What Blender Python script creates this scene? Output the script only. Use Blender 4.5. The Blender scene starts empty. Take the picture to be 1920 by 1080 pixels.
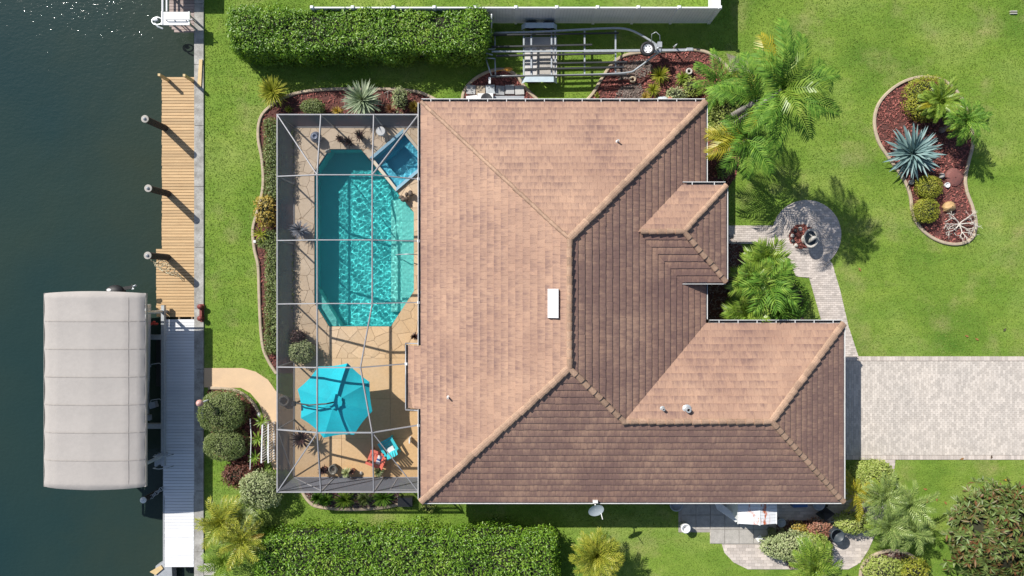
import bpy, math, random
import numpy as np
from mathutils import Vector, Matrix, Euler
from mathutils.geometry import tessellate_polygon
random.seed(7)
rng = np.random.default_rng(7)
PI = math.pi
SC = bpy.context.scene
COL = SC.collection

# ------------------------------------------------------------------ camera, sky, sun, exposure
CH, CF = 33.0, 1254.0                       # drone height above the lawn, focal length in photo pixels
cam_d = bpy.data.cameras.new('camera'); cam = bpy.data.objects.new('camera', cam_d); COL.objects.link(cam)
cam.location = (0, 0, CH); cam.rotation_euler = (0, 0, 0)
cam_d.sensor_fit = 'HORIZONTAL'; cam_d.angle = 2 * math.atan(960 / CF); cam_d.clip_end = 1000
SC.camera = cam
SUN = Vector((-0.78, 0.74, 1.0)).normalized()
world = bpy.data.worlds.new('World'); SC.world = world; world.use_nodes = True
wn = world.node_tree; bg = wn.nodes['Background']
sky = wn.nodes.new('ShaderNodeTexSky'); sky.sky_type = 'NISHITA'; sky.sun_disc = False
sky.sun_elevation = math.asin(SUN.z); sky.sun_rotation = math.atan2(SUN.x, SUN.y)
wn.links.new(sky.outputs[0], bg.inputs[0]); bg.inputs[1].default_value = 0.088
sd = bpy.data.lights.new('sun', 'SUN'); sd.energy = 4.95; sd.angle = math.radians(0.5); sd.color = (1.0, 0.955, 0.88)
sd.cycles.is_caustics_light = True
so = bpy.data.objects.new('sun', sd); COL.objects.link(so); so.rotation_euler = SUN.to_track_quat('Z', 'Y').to_euler()
SC.view_settings.view_transform = 'Standard'; SC.view_settings.look = 'None'
SC.view_settings.exposure = 0.34; SC.view_settings.gamma = 1.0; SC.view_settings.use_curve_mapping = False
SC.render.engine = 'CYCLES'
SC.cycles.use_denoising = True
SC.cycles.max_bounces = 7; SC.cycles.transparent_max_bounces = 24; SC.cycles.transmission_bounces = 6

# ------------------------------------------------------------------ helpers
def W(px, py, z=0.0):
    k = (CH - z) / CF
    return ((px - 960) * k, (540 - py) * k)
def W3(px, py, z=0.0):
    x, y = W(px, py, z); return (x, y, z)
def WL(pts, z=0.0): return [W(a, b, z) for a, b in pts]

def parea(q): return abs(sum(q[k - 1][0] * q[k][1] - q[k][0] * q[k - 1][1] for k in range(len(q)))) / 2 if len(q) > 2 else 0
def subtract(poly, hole, mg=0.0):
    out = []; rest = poly; cx = sum(q[0] for q in hole) / len(hole); cy = sum(q[1] for q in hole) / len(hole)
    for i in range(len(hole)):
        a, b_, c = cl(hole[i - 1], hole[i], (cx, cy)); c += mg
        o = clip(rest, -a, -b_, -c)
        if parea(o) > 1e-4: out.append(o)
        rest = clip(rest, a, b_, c)
        if len(rest) < 3: break
    return out
def smooth(pts, n=6, closed=False):
    P = [Vector(p) for p in pts]; out = []; N = len(P)
    for i in range(N if closed else N - 1):
        if closed: a, b, c, d = P[i - 1], P[i], P[(i + 1) % N], P[(i + 2) % N]
        else: a, b, c, d = P[max(i - 1, 0)], P[i], P[i + 1], P[min(i + 2, N - 1)]
        for k in range(n):
            t = k / n
            out.append(0.5 * ((2 * b) + (c - a) * t + (2 * a - 5 * b + 4 * c - d) * t * t + (3 * b - a - 3 * c + d) * t ** 3))
    if not closed: out.append(P[-1])
    return [tuple(p) for p in out]

def inside(poly, X, Y):
    r = np.zeros(len(X), bool); n = len(poly); j = n - 1
    for i in range(n):
        xi, yi = poly[i][0], poly[i][1]; xj, yj = poly[j][0], poly[j][1]
        c = ((yi > Y) != (yj > Y)) & (X < (xj - xi) * (Y - yi) / ((yj - yi) or 1e-9) + xi)
        r ^= c; j = i
    return r

def clip(poly, a, b, c):                     # keep a*x+b*y<=c
    out = []
    for i in range(len(poly)):
        p, q = poly[i - 1], poly[i]
        dp, dq = a * p[0] + b * p[1] - c, a * q[0] + b * q[1] - c
        if (dp <= 0) != (dq <= 0):
            t = dp / (dp - dq); out.append((p[0] + (q[0] - p[0]) * t, p[1] + (q[1] - p[1]) * t))
        if dq <= 0: out.append(q)
    return out

class B:
    def __init__(s): s.v = []; s.f = []; s.m = []; s.cm = 0
    def add(s, v, f):
        n = len(s.v); s.v += [tuple(p) for p in v]; s.f += [tuple(i + n for i in q) for q in f]; s.m += [s.cm] * len(f); return s
    def box(s, x0, x1, y0, y1, z0, z1, ins=0.0):
        s.add([(x0, y0, z0), (x1, y0, z0), (x1, y1, z0), (x0, y1, z0), (x0 + ins, y0 + ins, z1), (x1 - ins, y0 + ins, z1), (x1 - ins, y1 - ins, z1), (x0 + ins, y1 - ins, z1)],
              [(3, 2, 1, 0), (4, 5, 6, 7), (0, 1, 5, 4), (1, 2, 6, 5), (2, 3, 7, 6), (3, 0, 4, 7)]); return s
    def obox(s, c, sx, sy, z0, z1, rz=0.0):
        ca, sa = math.cos(rz), math.sin(rz); P = []
        for z in (z0, z1):
            for a, b in ((-1, -1), (1, -1), (1, 1), (-1, 1)):
                u, w = a * sx / 2, b * sy / 2; P.append((c[0] + u * ca - w * sa, c[1] + u * sa + w * ca, z))
        s.add(P, [(3, 2, 1, 0), (4, 5, 6, 7), (0, 1, 5, 4), (1, 2, 6, 5), (2, 3, 7, 6), (3, 0, 4, 7)]); return s
    def bar(s, p, q, w=0.05, h=None):
        p, q = Vector(p), Vector(q); h = h or w; d = (q - p).normalized()
        u = d.cross(Vector((0, 0, 1)))
        if u.length < 1e-3: u = Vector((1, 0, 0))
        u.normalize(); n = u.cross(d)
        P = [e + u * (a * w / 2) + n * (b * h / 2) for e in (p, q) for a, b in ((-1, -1), (1, -1), (1, 1), (-1, 1))]
        s.add(P, [(3, 2, 1, 0), (4, 5, 6, 7), (0, 1, 5, 4), (1, 2, 6, 5), (2, 3, 7, 6), (3, 0, 4, 7)]); return s
    def tube(s, path, r, n=8, cap=True):
        path = [Vector(p) for p in path]; R = r if isinstance(r, (list, tuple)) else [r] * len(path)
        V = []; ref = None
        for i, p in enumerate(path):
            d = (path[min(i + 1, len(path) - 1)] - path[max(i - 1, 0)]).normalized()
            if ref is None: ref = d.orthogonal().normalized()
            ref = (ref - d * ref.dot(d)).normalized(); w = d.cross(ref)
            for k in range(n):
                a = 2 * PI * k / n; V.append(p + (ref * math.cos(a) + w * math.sin(a)) * R[i])
        F = [(i * n + k, i * n + (k + 1) % n, (i + 1) * n + (k + 1) % n, (i + 1) * n + k) for i in range(len(path) - 1) for k in range(n)]
        if cap: F += [tuple(range(n - 1, -1, -1)), tuple((len(path) - 1) * n + k for k in range(n))]
        s.add(V, F); return s
    def lathe(s, prof, c=(0, 0, 0), n=20, sx=1, sy=1, close=False):
        V = [(c[0] + r * sx * math.cos(2 * PI * k / n), c[1] + r * sy * math.sin(2 * PI * k / n), c[2] + z) for r, z in prof for k in range(n)]
        F = [(i * n + k, i * n + (k + 1) % n, (i + 1) * n + (k + 1) % n, (i + 1) * n + k) for i in range(len(prof) - 1) for k in range(n)]
        s.add(V, F); return s
    def prism(s, poly, z0, z1):
        n = len(poly); 
        if sum(poly[i - 1][0] * poly[i][1] - poly[i][0] * poly[i - 1][1] for i in range(n)) < 0: poly = poly[::-1]
        s.add([(p[0], p[1], z0) for p in poly] + [(p[0], p[1], z1) for p in poly],
              [tuple(range(n - 1, -1, -1)), tuple(range(n, 2 * n))] + [(i, (i + 1) % n, n + (i + 1) % n, n + i) for i in range(n)]); return s
    def sheet(s, poly, z, holes=()):
        loops = [[Vector((p[0], p[1], 0)) for p in poly]] + [[Vector((p[0], p[1], 0)) for p in h] for h in holes]
        T = tessellate_polygon(loops); V = [(p.x, p.y, z) for l in loops for p in l]; F = []
        for t in T:
            a, b, c = (Vector(V[i]) for i in t)
            F.append(tuple(t) if (b - a).cross(c - a).z > 0 else tuple(t)[::-1])
        s.add(V, F); return s
    def quad(s, a, b, c, d): s.add([a, b, c, d], [(0, 1, 2, 3)]); return s
    def build(s, name, mats, parent=None, smooth=False, org=None):
        me = bpy.data.meshes.new(name)
        o_ = Vector(org) if org is not None else (wloc(parent) if parent else Vector((0, 0, 0)))
        me.from_pydata([(p[0] - o_.x, p[1] - o_.y, p[2] - o_.z) for p in s.v], [], s.f)
        mats = mats if isinstance(mats, (list, tuple)) else [mats]
        for m in mats: me.materials.append(m)
        if len(mats) > 1: me.polygons.foreach_set('material_index', s.m)
        if smooth: me.polygons.foreach_set('use_smooth', [True] * len(me.polygons))
        me.update()
        o = bpy.data.objects.new(name, me); COL.objects.link(o)
        if parent: o.parent = parent
        elif org is not None: o.location = org
        return o

def wloc(o):
    v = Vector((0, 0, 0))
    while o is not None: v += o.location; o = o.parent
    return v

def npmesh(name, V, F, mat, parent=None, smooth=False):
    """V (N,3) world, F (M,k) same-size faces"""
    me = bpy.data.meshes.new(name); o_ = wloc(parent) if parent else Vector((0, 0, 0))
    V = np.asarray(V, float) - np.array(o_)
    F = np.asarray(F); k = F.shape[1]
    me.vertices.add(len(V)); me.vertices.foreach_set('co', V.astype(np.float32).ravel())
    me.loops.add(F.size); me.loops.foreach_set('vertex_index', F.astype(np.int32).ravel())
    me.polygons.add(len(F)); me.polygons.foreach_set('loop_start', np.arange(0, F.size, k, dtype=np.int32))
    me.polygons.foreach_set('loop_total', np.full(len(F), k, np.int32))
    if smooth: me.polygons.foreach_set('use_smooth', np.ones(len(F), bool))
    me.update(calc_edges=True); me.materials.append(mat)
    o = bpy.data.objects.new(name, me); COL.objects.link(o)
    if parent: o.parent = parent
    return o

def tag(o, label=None, cat=None, group=None, kind=None):
    if label: o['label'] = label
    if cat: o['category'] = cat
    if group: o['group'] = group
    if kind: o['kind'] = kind
    return o
def thing(name, loc, label, cat, group=None, rz=0.0):
    o = bpy.data.objects.new(name, None); COL.objects.link(o); o.location = (*loc[:2], loc[2] if len(loc) > 2 else 0.0)
    o.rotation_euler = (0, 0, rz); o.empty_display_size = 0.2
    return tag(o, label, cat, group)
def inst(src, parent, loc, rot=(0, 0, 0), sc=1.0, name=None):
    o = src.copy(); 
    if name: o.name = name
    COL.objects.link(o); o.parent = parent; o.location = loc; o.rotation_euler = rot
    o.scale = (sc, sc, sc) if not isinstance(sc, (tuple, list)) else sc
    return o
def copy_thing(root, loc, rz, label):
    r = root.copy(); COL.objects.link(r); r.location = loc; r.rotation_euler = (0, 0, rz); r['label'] = label
    for ch in list(root.children):
        c = ch.copy(); COL.objects.link(c); c.parent = r
        for g in list(ch.children):
            d = g.copy(); COL.objects.link(d); d.parent = c
    return r

# ------------------------------------------------------------------ materials
def new_mat(name):
    m = bpy.data.materials.new(name); m.use_nodes = True
    return m, m.node_tree, m.node_tree.nodes['Principled BSDF']
def nd(nt, t, **kw):
    n = nt.nodes.new(t)
    for k, v in kw.items(): setattr(n, k, v)
    return n
def rgb(c): return (c[0], c[1], c[2], 1.0)
def ramp(nt, fac, stops):
    r = nd(nt, 'ShaderNodeValToRGB'); el = r.color_ramp.elements
    while len(el) < len(stops): el.new(0.5)
    for e, (p, c) in zip(el, stops): e.position = p; e.color = rgb(c)
    nt.links.new(fac, r.inputs[0]); return r.outputs[0]
def posvec(nt, scale=(1, 1, 1)):
    g = nd(nt, 'ShaderNodeNewGeometry'); mp = nd(nt, 'ShaderNodeMapping'); mp.inputs['Scale'].default_value = scale
    nt.links.new(g.outputs['Position'], mp.inputs['Vector']); return mp.outputs[0]
def noise(nt, scale, detail=4, rough=0.55, vec=None, vs=(1, 1, 1)):
    n = nd(nt, 'ShaderNodeTexNoise'); n.inputs['Scale'].default_value = scale; n.inputs['Detail'].default_value = detail; n.inputs['Roughness'].default_value = rough
    nt.links.new(vec or posvec(nt, vs), n.inputs['Vector']); return n.outputs['Fac']
def mixc(nt, fac, a, b, mode='MIX'):
    m = nd(nt, 'ShaderNodeMix', data_type='RGBA', blend_type=mode)
    for sock, v in ((m.inputs[0], fac), (m.inputs[6], a), (m.inputs[7], b)):
        if hasattr(v, 'links'): nt.links.new(v, sock)
        else: sock.default_value = v if isinstance(v, (int, float)) else rgb(v)
    return m.outputs[2]
def math_(nt, op, a, b=0.0):
    m = nd(nt, 'ShaderNodeMath', operation=op)
    for sock, v in ((m.inputs[0], a), (m.inputs[1], b)):
        if hasattr(v, 'links'): nt.links.new(v, sock)
        else: sock.default_value = v
    return m.outputs[0]
def rnd(nt):
    g = nd(nt, 'ShaderNodeNewGeometry'); o = nd(nt, 'ShaderNodeObjectInfo')
    return math_(nt, 'FRACT', math_(nt, 'ADD', g.outputs['Random Per Island'], o.outputs['Random']))
def bump(nt, b, h, strength=0.3, dist=0.02):
    n = nd(nt, 'ShaderNodeBump'); n.inputs['Strength'].default_value = strength; n.inputs['Distance'].default_value = dist
    nt.links.new(h, n.inputs['Height']); nt.links.new(n.outputs[0], b.inputs['Normal'])

def M(name, c, c2=None, rough=0.7, ns=6.0, vs=(1, 1, 1), var=0.0, metal=0.0, bs=None, bst=0.3, spec=0.5, fine=0.0, fs=60, dist=0.01):
    """general surface: two colours mixed by noise, brightness spread per piece (var), fine grain, bump"""
    m, nt, b = new_mat(name)
    c2 = c2 or tuple(x * 0.8 for x in c)
    f = noise(nt, ns, 5, 0.6, vs=vs); out = ramp(nt, f, [(0.3, c2), (0.7, c)])
    if var:
        r = rnd(nt); out = mixc(nt, 1.0, out, ramp(nt, r, [(0, (1 - var,) * 3), (1, (1 + var * 0.3,) * 3)]), 'MULTIPLY')
    if fine:
        out = mixc(nt, fine, out, ramp(nt, noise(nt, fs, 3, 0.7), [(0.35, (0.25,) * 3), (0.65, (1.0,) * 3)]), 'MULTIPLY')
    nt.links.new(out, b.inputs['Base Color']); b.inputs['Roughness'].default_value = rough; b.inputs['Metallic'].default_value = metal
    b.inputs['Specular IOR Level'].default_value = spec
    if bs: bump(nt, b, noise(nt, bs, 4, 0.6, vs=vs), bst, dist)
    return m

def leaf_mat(name, cols, rough=0.42, trans=0.28, spec=0.35, clump=1.2):
    m, nt, b = new_mat(name)
    r = rnd(nt); n = noise(nt, clump, 3, 0.6)
    f = math_(nt, 'ADD', math_(nt, 'MULTIPLY', r, 0.6), math_(nt, 'MULTIPLY', math_(nt, 'SUBTRACT', n, 0.5), 1.1))
    f = math_(nt, 'ADD', f, 0.2)
    k = len(cols); c = ramp(nt, f, [(i / (k - 1), x) for i, x in enumerate(cols)])
    nt.links.new(c, b.inputs['Base Color']); b.inputs['Roughness'].default_value = rough; b.inputs['Specular IOR Level'].default_value = spec
    t = nd(nt, 'ShaderNodeBsdfTranslucent'); c3 = mixc(nt, 1.0, c, (1.0, 1.0, 0.45), 'MULTIPLY'); nt.links.new(c3, t.inputs[0])
    mx = nd(nt, 'ShaderNodeMixShader'); mx.inputs[0].default_value = trans
    nt.links.new(b.outputs[0], mx.inputs[1]); nt.links.new(t.outputs[0], mx.inputs[2])
    nt.links.new(mx.outputs[0], nt.nodes['Material Output'].inputs[0]); return m

def roof_mat(name, streak, stain_shade=0.0):
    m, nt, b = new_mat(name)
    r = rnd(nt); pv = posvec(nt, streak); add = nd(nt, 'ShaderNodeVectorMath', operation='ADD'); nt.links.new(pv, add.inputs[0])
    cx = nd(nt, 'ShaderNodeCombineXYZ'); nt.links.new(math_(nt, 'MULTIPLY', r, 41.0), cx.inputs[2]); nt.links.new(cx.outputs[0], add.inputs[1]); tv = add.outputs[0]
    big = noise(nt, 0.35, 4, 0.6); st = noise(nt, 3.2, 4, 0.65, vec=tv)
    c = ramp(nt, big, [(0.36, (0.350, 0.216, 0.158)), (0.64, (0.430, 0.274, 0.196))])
    area = math_(nt, 'MULTIPLY', math_(nt, 'SUBTRACT', noise(nt, 0.45, 4, 0.6), 0.5 - stain_shade), 0.75)
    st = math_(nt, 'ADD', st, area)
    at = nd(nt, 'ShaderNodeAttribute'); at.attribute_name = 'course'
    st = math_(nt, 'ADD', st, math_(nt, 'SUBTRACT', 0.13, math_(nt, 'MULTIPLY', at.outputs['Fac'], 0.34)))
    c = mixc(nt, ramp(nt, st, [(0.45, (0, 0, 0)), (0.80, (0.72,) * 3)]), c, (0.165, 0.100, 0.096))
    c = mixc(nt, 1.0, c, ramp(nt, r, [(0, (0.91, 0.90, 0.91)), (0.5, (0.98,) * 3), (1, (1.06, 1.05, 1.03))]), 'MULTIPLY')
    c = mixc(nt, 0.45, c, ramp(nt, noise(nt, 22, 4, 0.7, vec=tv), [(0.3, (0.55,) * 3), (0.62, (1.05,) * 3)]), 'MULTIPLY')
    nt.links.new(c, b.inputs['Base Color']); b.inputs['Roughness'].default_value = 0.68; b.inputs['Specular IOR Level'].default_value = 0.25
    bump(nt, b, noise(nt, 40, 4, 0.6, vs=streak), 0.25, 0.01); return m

def lawn_mat():
    m, nt, b = new_mat('lawn_soil_and_turf')
    a = noise(nt, 0.22, 4, 0.55); f = noise(nt, 1.7, 6, 0.7, vs=(0.7, 1.5, 1)); g = noise(nt, 16, 4, 0.7)
    c = ramp(nt, a, [(0.3, (0.112, 0.205, 0.030)), (0.5, (0.182, 0.282, 0.044)), (0.7, (0.262, 0.335, 0.085))])
    c = mixc(nt, ramp(nt, noise(nt, 0.5, 6, 0.62), [(0.53, (0, 0, 0)), (0.73, (0.75,) * 3)]), c, (0.31, 0.30, 0.125))
    c = mixc(nt, 0.55, c, ramp(nt, f, [(0.3, (0.6, 0.7, 0.6)), (0.65, (1.12, 1.08, 1.1))]), 'MULTIPLY')
    c = mixc(nt, 0.5, c, ramp(nt, g, [(0.3, (0.62, 0.68, 0.6)), (0.68, (1.2, 1.15, 1.2))]), 'MULTIPLY')
    c = mixc(nt, 1.0, c, ramp(nt, noise(nt, 0.55, 3, 0.6, vs=(0.35, 1.6, 1)), [(0.35, (0.88, 0.94, 0.9)), (0.65, (1.1, 1.05, 1.05))]), 'MULTIPLY')
    nt.links.new(c, b.inputs['Base Color']); b.inputs['Roughness'].default_value = 0.9; b.inputs['Specular IOR Level'].default_value = 0.1
    bump(nt, b, g, 0.7, 0.05); return m

def water_mat():
    m, nt, b = new_mat('canal_water')
    n = noise(nt, 0.09, 3, 0.5); c = ramp(nt, n, [(0.35, (0.012, 0.034, 0.036)), (0.7, (0.022, 0.041, 0.034))])
    g = nd(nt, 'ShaderNodeNewGeometry'); sx = nd(nt, 'ShaderNodeSeparateXYZ'); nt.links.new(g.outputs['Position'], sx.inputs[0])
    sh = math_(nt, 'ADD', math_(nt, 'MULTIPLY', math_(nt, 'ADD', sx.outputs[0], 26.0), 0.1), math_(nt, 'MULTIPLY', math_(nt, 'SUBTRACT', noise(nt, 0.25, 4, 0.6), 0.5), 0.9))
    c = mixc(nt, ramp(nt, sh, [(0.25, (0, 0, 0)), (1.0, (0.8,) * 3)]), c, (0.030, 0.042, 0.028))
    nt.links.new(c, b.inputs['Base Color']); b.inputs['Roughness'].default_value = 0.05; b.inputs['IOR'].default_value = 1.33
    h = math_(nt, 'ADD', noise(nt, 4.5, 3, 0.6, vs=(1, 1.6, 1)), math_(nt, 'MULTIPLY', noise(nt, 0.8, 2, 0.5), 1.8))
    bump(nt, b, h, 1.0, 0.0125); return m

def glass_water(name, tint):
    m = bpy.data.materials.new(name); m.use_nodes = True; nt = m.node_tree; nt.nodes.clear()
    o = nd(nt, 'ShaderNodeOutputMaterial'); g = nd(nt, 'ShaderNodeBsdfGlass'); g.inputs['IOR'].default_value = 1.33; g.inputs['Roughness'].default_value = 0
    g.inputs['Color'].default_value = rgb(tint); nt.links.new(g.outputs[0], o.inputs[0]); return m

def screen_mat(name, cover, col):
    """insect mesh: the flatter the look across it, the more wire it shows"""
    m = bpy.data.materials.new(name); m.use_nodes = True; nt = m.node_tree; nt.nodes.clear()
    o = nd(nt, 'ShaderNodeOutputMaterial'); t = nd(nt, 'ShaderNodeBsdfTransparent'); d = nd(nt, 'ShaderNodeBsdfDiffuse'); d.inputs[0].default_value = rgb(col)
    g = nd(nt, 'ShaderNodeNewGeometry'); dp = nd(nt, 'ShaderNodeVectorMath', operation='DOT_PRODUCT')
    nt.links.new(g.outputs['Incoming'], dp.inputs[0]); nt.links.new(g.outputs['Normal'], dp.inputs[1])
    ca = math_(nt, 'MAXIMUM', math_(nt, 'ABSOLUTE', dp.outputs['Value']), 0.12)
    pw = math_(nt, 'MAXIMUM', math_(nt, 'SUBTRACT', 1.0, math_(nt, 'DIVIDE', cover, math_(nt, 'MULTIPLY', ca, ca))), 0.10)
    mx = nd(nt, 'ShaderNodeMixShader'); nt.links.new(pw, mx.inputs[0]); nt.links.new(d.outputs[0], mx.inputs[1]); nt.links.new(t.outputs[0], mx.inputs[2])
    nt.links.new(mx.outputs[0], o.inputs[0]); return m

LAWN = lawn_mat()
GRASS = leaf_mat('grass_blades', [(0.135, 0.225, 0.03), (0.205, 0.30, 0.05), (0.31, 0.385, 0.10)], rough=0.6, trans=0.35, spec=0.2, clump=0.5)
WATER = water_mat()
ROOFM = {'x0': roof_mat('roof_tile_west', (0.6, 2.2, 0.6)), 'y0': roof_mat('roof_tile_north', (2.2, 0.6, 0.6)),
         'x1': roof_mat('stain_and_shade_roof_tile_east', (0.6, 2.2, 0.6), .28), 'y1': roof_mat('stain_and_shade_roof_tile_south', (2.2, 0.6, 0.6), .28)}  # east and south: heavier streaks also paint in shade away from the sun
ROOFU = M('roof_underlay', (0.05, 0.035, 0.03), rough=0.95)
RIDGE = M('ridge_tile_tan', (0.50, 0.33, 0.225), (0.41, 0.26, 0.18), rough=0.75, ns=3, var=0.24, fine=0.4, fs=16)
WALLM = M('stucco', (0.55, 0.48, 0.38), rough=0.85, bs=50)
WHITE = M('white_metal', (0.78, 0.78, 0.77), (0.66, 0.67, 0.67), rough=0.35, ns=4)
VINYL = M('white_vinyl', (0.80, 0.81, 0.82), (0.72, 0.73, 0.74), rough=0.3, ns=2)
ALU = M('cage_aluminium', (0.33, 0.33, 0.345), (0.27, 0.27, 0.29), rough=0.65, ns=5)
GALV = M('galvanised_steel', (0.52, 0.55, 0.57), (0.38, 0.41, 0.43), rough=0.38, ns=9, metal=0.35)
GLASS = M('window_glass', (0.03, 0.04, 0.05), rough=0.08)
DARK = M('black_rubber', (0.015, 0.015, 0.017), rough=0.6)
DARKW = M('dark_painted_steel', (0.03, 0.032, 0.036), rough=0.5)
CONC = M('concrete', (0.50, 0.47, 0.43), (0.36, 0.34, 0.31), rough=0.9, ns=3, fine=0.35, fs=35, bs=40)
SEAW = M('weathered_seawall_concrete', (0.50, 0.49, 0.46), (0.25, 0.24, 0.22), rough=0.9, ns=2.2, fine=0.4, fs=20, bs=30)
CURB = M('edging_concrete', (0.52, 0.42, 0.30), (0.38, 0.31, 0.23), rough=0.9, ns=4, fine=0.3, fs=40, bs=40)
PATHM = M('sand_coloured_concrete', (0.66, 0.47, 0.29), (0.58, 0.42, 0.27), rough=0.8, ns=1.5, fine=0.15, fs=50)
def deck_mat():
    m, nt, b = new_mat('tan_flagstone')
    g = nd(nt, 'ShaderNodeNewGeometry'); sx = nd(nt, 'ShaderNodeSeparateXYZ'); nt.links.new(g.outputs['Position'], sx.inputs[0])
    v = math_(nt, 'ADD', math_(nt, 'MULTIPLY', sx.outputs[0], 0.07), math_(nt, 'MULTIPLY', sx.outputs[1], -0.05))
    v = math_(nt, 'ADD', math_(nt, 'ADD', v, 0.72), math_(nt, 'MULTIPLY', noise(nt, 0.7, 4, 0.6), 0.55))
    c = ramp(nt, v, [(0.2, (0.62, 0.50, 0.375)), (0.95, (0.60, 0.395, 0.20))])
    c = mixc(nt, 1.0, c, ramp(nt, rnd(nt), [(0, (0.86, 0.85, 0.83)), (1, (1.06, 1.05, 1.04))]), 'MULTIPLY')
    c = mixc(nt, 0.3, c, ramp(nt, noise(nt, 9, 5, 0.7), [(0.35, (0.7, 0.66, 0.6)), (0.65, (1.1,) * 3)]), 'MULTIPLY')
    nt.links.new(c, b.inputs['Base Color']); b.inputs['Roughness'].default_value = 0.7
    bump(nt, b, noise(nt, 14, 4, 0.6), 0.25, 0.01); return m
DECKM = deck_mat()
MORTAR = M('deck_joint', (0.47, 0.35, 0.235), rough=0.9)
PAVER = M('grey_pink_paver', (0.66, 0.595, 0.53), (0.58, 0.53, 0.48), rough=0.85, ns=0.55, var=0.22, fine=0.3, fs=40)
PAVER2 = M('warm_paver', (0.66, 0.58, 0.52), (0.58, 0.52, 0.475), rough=0.85, ns=1.5, var=0.25, fine=0.3, fs=40)
SAND = M('paver_joint_sand', (0.36, 0.33, 0.30), rough=0.95)
WOOD = M('new_pine_board', (0.62, 0.42, 0.215), (0.50, 0.32, 0.155), rough=0.7, ns=3, vs=(0.5, 7, 1), var=0.2, fine=0.2, fs=30)
POSTW = M('treated_post', (0.30, 0.21, 0.12), (0.2, 0.14, 0.09), rough=0.8, ns=6)
PILEW = M('weathered_piling', (0.06, 0.048, 0.04), (0.03, 0.026, 0.022), rough=0.85, ns=6)
COMPO = M('white_composite_board', (0.76, 0.77, 0.79), (0.69, 0.70, 0.72), rough=0.5, ns=2, vs=(0.6, 5, 1), var=0.1)
GREYW = M('weathered_pink_board', (0.42, 0.34, 0.31), (0.32, 0.25, 0.23), rough=0.85, ns=5, vs=(0.6, 5, 1), var=0.2)
CANVAS = M('grey_canvas', (0.385, 0.357, 0.335), (0.355, 0.330, 0.31), rough=0.9, ns=0.7, fine=0.06, fs=5, bs=3, bst=.35, dist=.03)
TEALC = M('turquoise_canvas', (0.004, 0.50, 0.60), (0.01, 0.42, 0.52), rough=0.85, ns=1.6, var=0.16, fine=0.12, fs=12)
MULCH = M('red_mulch', (0.42, 0.145, 0.12), (0.24, 0.08, 0.065), rough=0.95, ns=6, var=0.6)
MULCHB = M('mulch_ground', (0.17, 0.066, 0.055), (0.09, 0.04, 0.034), rough=1.0, ns=10, fine=0.5, fs=30, bs=20, bst=0.8, dist=0.03)
MULCHG = M('old_grey_mulch', (0.30, 0.24, 0.21), (0.17, 0.13, 0.11), rough=0.95, ns=6, var=0.5)
SOIL = M('dark_soil', (0.045, 0.032, 0.025), rough=1.0, fine=0.4, fs=20)
DIRT = M('sandy_dirt', (0.34, 0.30, 0.24), (0.22, 0.20, 0.14), rough=1.0, ns=3, fine=0.4, fs=20, bs=12, bst=0.6, dist=0.03)
PLAST = M('pool_plaster', (0.12, 0.62, 0.64), (0.10, 0.585, 0.605), rough=0.8, ns=1)
PLAST2 = M('spa_plaster', (0.20, 0.62, 0.74), (0.16, 0.56, 0.70), rough=0.8, ns=1)
PSTEP = M('step_plaster', (0.32, 0.70, 0.66), (0.27, 0.66, 0.62), rough=0.8, ns=2)
TILEB = M('waterline_tile', (0.12, 0.36, 0.46), (0.08, 0.26, 0.36), rough=0.25, ns=18)
COPE = M('pool_coping', (0.60, 0.53, 0.42), (0.52, 0.46, 0.37), rough=0.7, ns=3)
POOLW = glass_water('pool_water', (0.80, 1.0, 0.985)); SPAW = glass_water('spa_water', (0.82, 0.97, 1.0))
SCRT = screen_mat('overhead_screen', 0.055, (0.05, 0.055, 0.065)); SCRW = screen_mat('wall_screen', 0.10, (0.19, 0.20, 0.235))
BARK = M('grey_bark', (0.34, 0.31, 0.29), (0.20, 0.18, 0.165), rough=0.9, ns=8, bs=20)
TWIG = M('dark_inner_twigs', (0.03, 0.032, 0.016), rough=1.0)
STEM = M('green_stem', (0.16, 0.22, 0.05), rough=0.6)
TERRA = M('terracotta', (0.42, 0.19, 0.11), (0.32, 0.14, 0.085), rough=0.8, ns=8)
STONE = M('pale_cast_stone', (0.55, 0.52, 0.47), (0.38, 0.36, 0.33), rough=0.9, ns=9, bs=30)
CORAL = M('coral_red_plastic', (0.66, 0.15, 0.10), (0.58, 0.13, 0.09), rough=0.5)
TURQP = M('turquoise_plastic', (0.05, 0.55, 0.62), (0.04, 0.48, 0.55), rough=0.5)
REDI = M('oxide_red_iron', (0.22, 0.045, 0.035), (0.15, 0.03, 0.025), rough=0.6, ns=10)
BLUEP = M('blue_plastic', (0.05, 0.12, 0.3), rough=0.45)
GREYP = M('grey_painted_metal', (0.35, 0.37, 0.40), (0.27, 0.29, 0.31), rough=0.5, ns=5)
YELW = M('yellow_pine_plank', (0.62, 0.46, 0.23), rough=0.7)
L_HEDGE = leaf_mat('ficus_hedge_leaf', [(0.035, 0.095, 0.010), (0.11, 0.235, 0.016), (0.20, 0.36, 0.03), (0.33, 0.44, 0.07)], rough=0.36, spec=0.45, trans=0.25, clump=0.8)
L_OLIVE = leaf_mat('olive_shrub_leaf', [(0.085, 0.125, 0.035), (0.19, 0.25, 0.075), (0.34, 0.39, 0.17)], rough=0.4)
L_YEL = leaf_mat('yellow_green_leaf', [(0.13, 0.17, 0.015), (0.30, 0.33, 0.035), (0.50, 0.46, 0.07)], rough=0.45)
L_VAR = leaf_mat('variegated_leaf', [(0.17, 0.23, 0.08), (0.36, 0.42, 0.2), (0.58, 0.60, 0.36)], rough=0.45)
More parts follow.
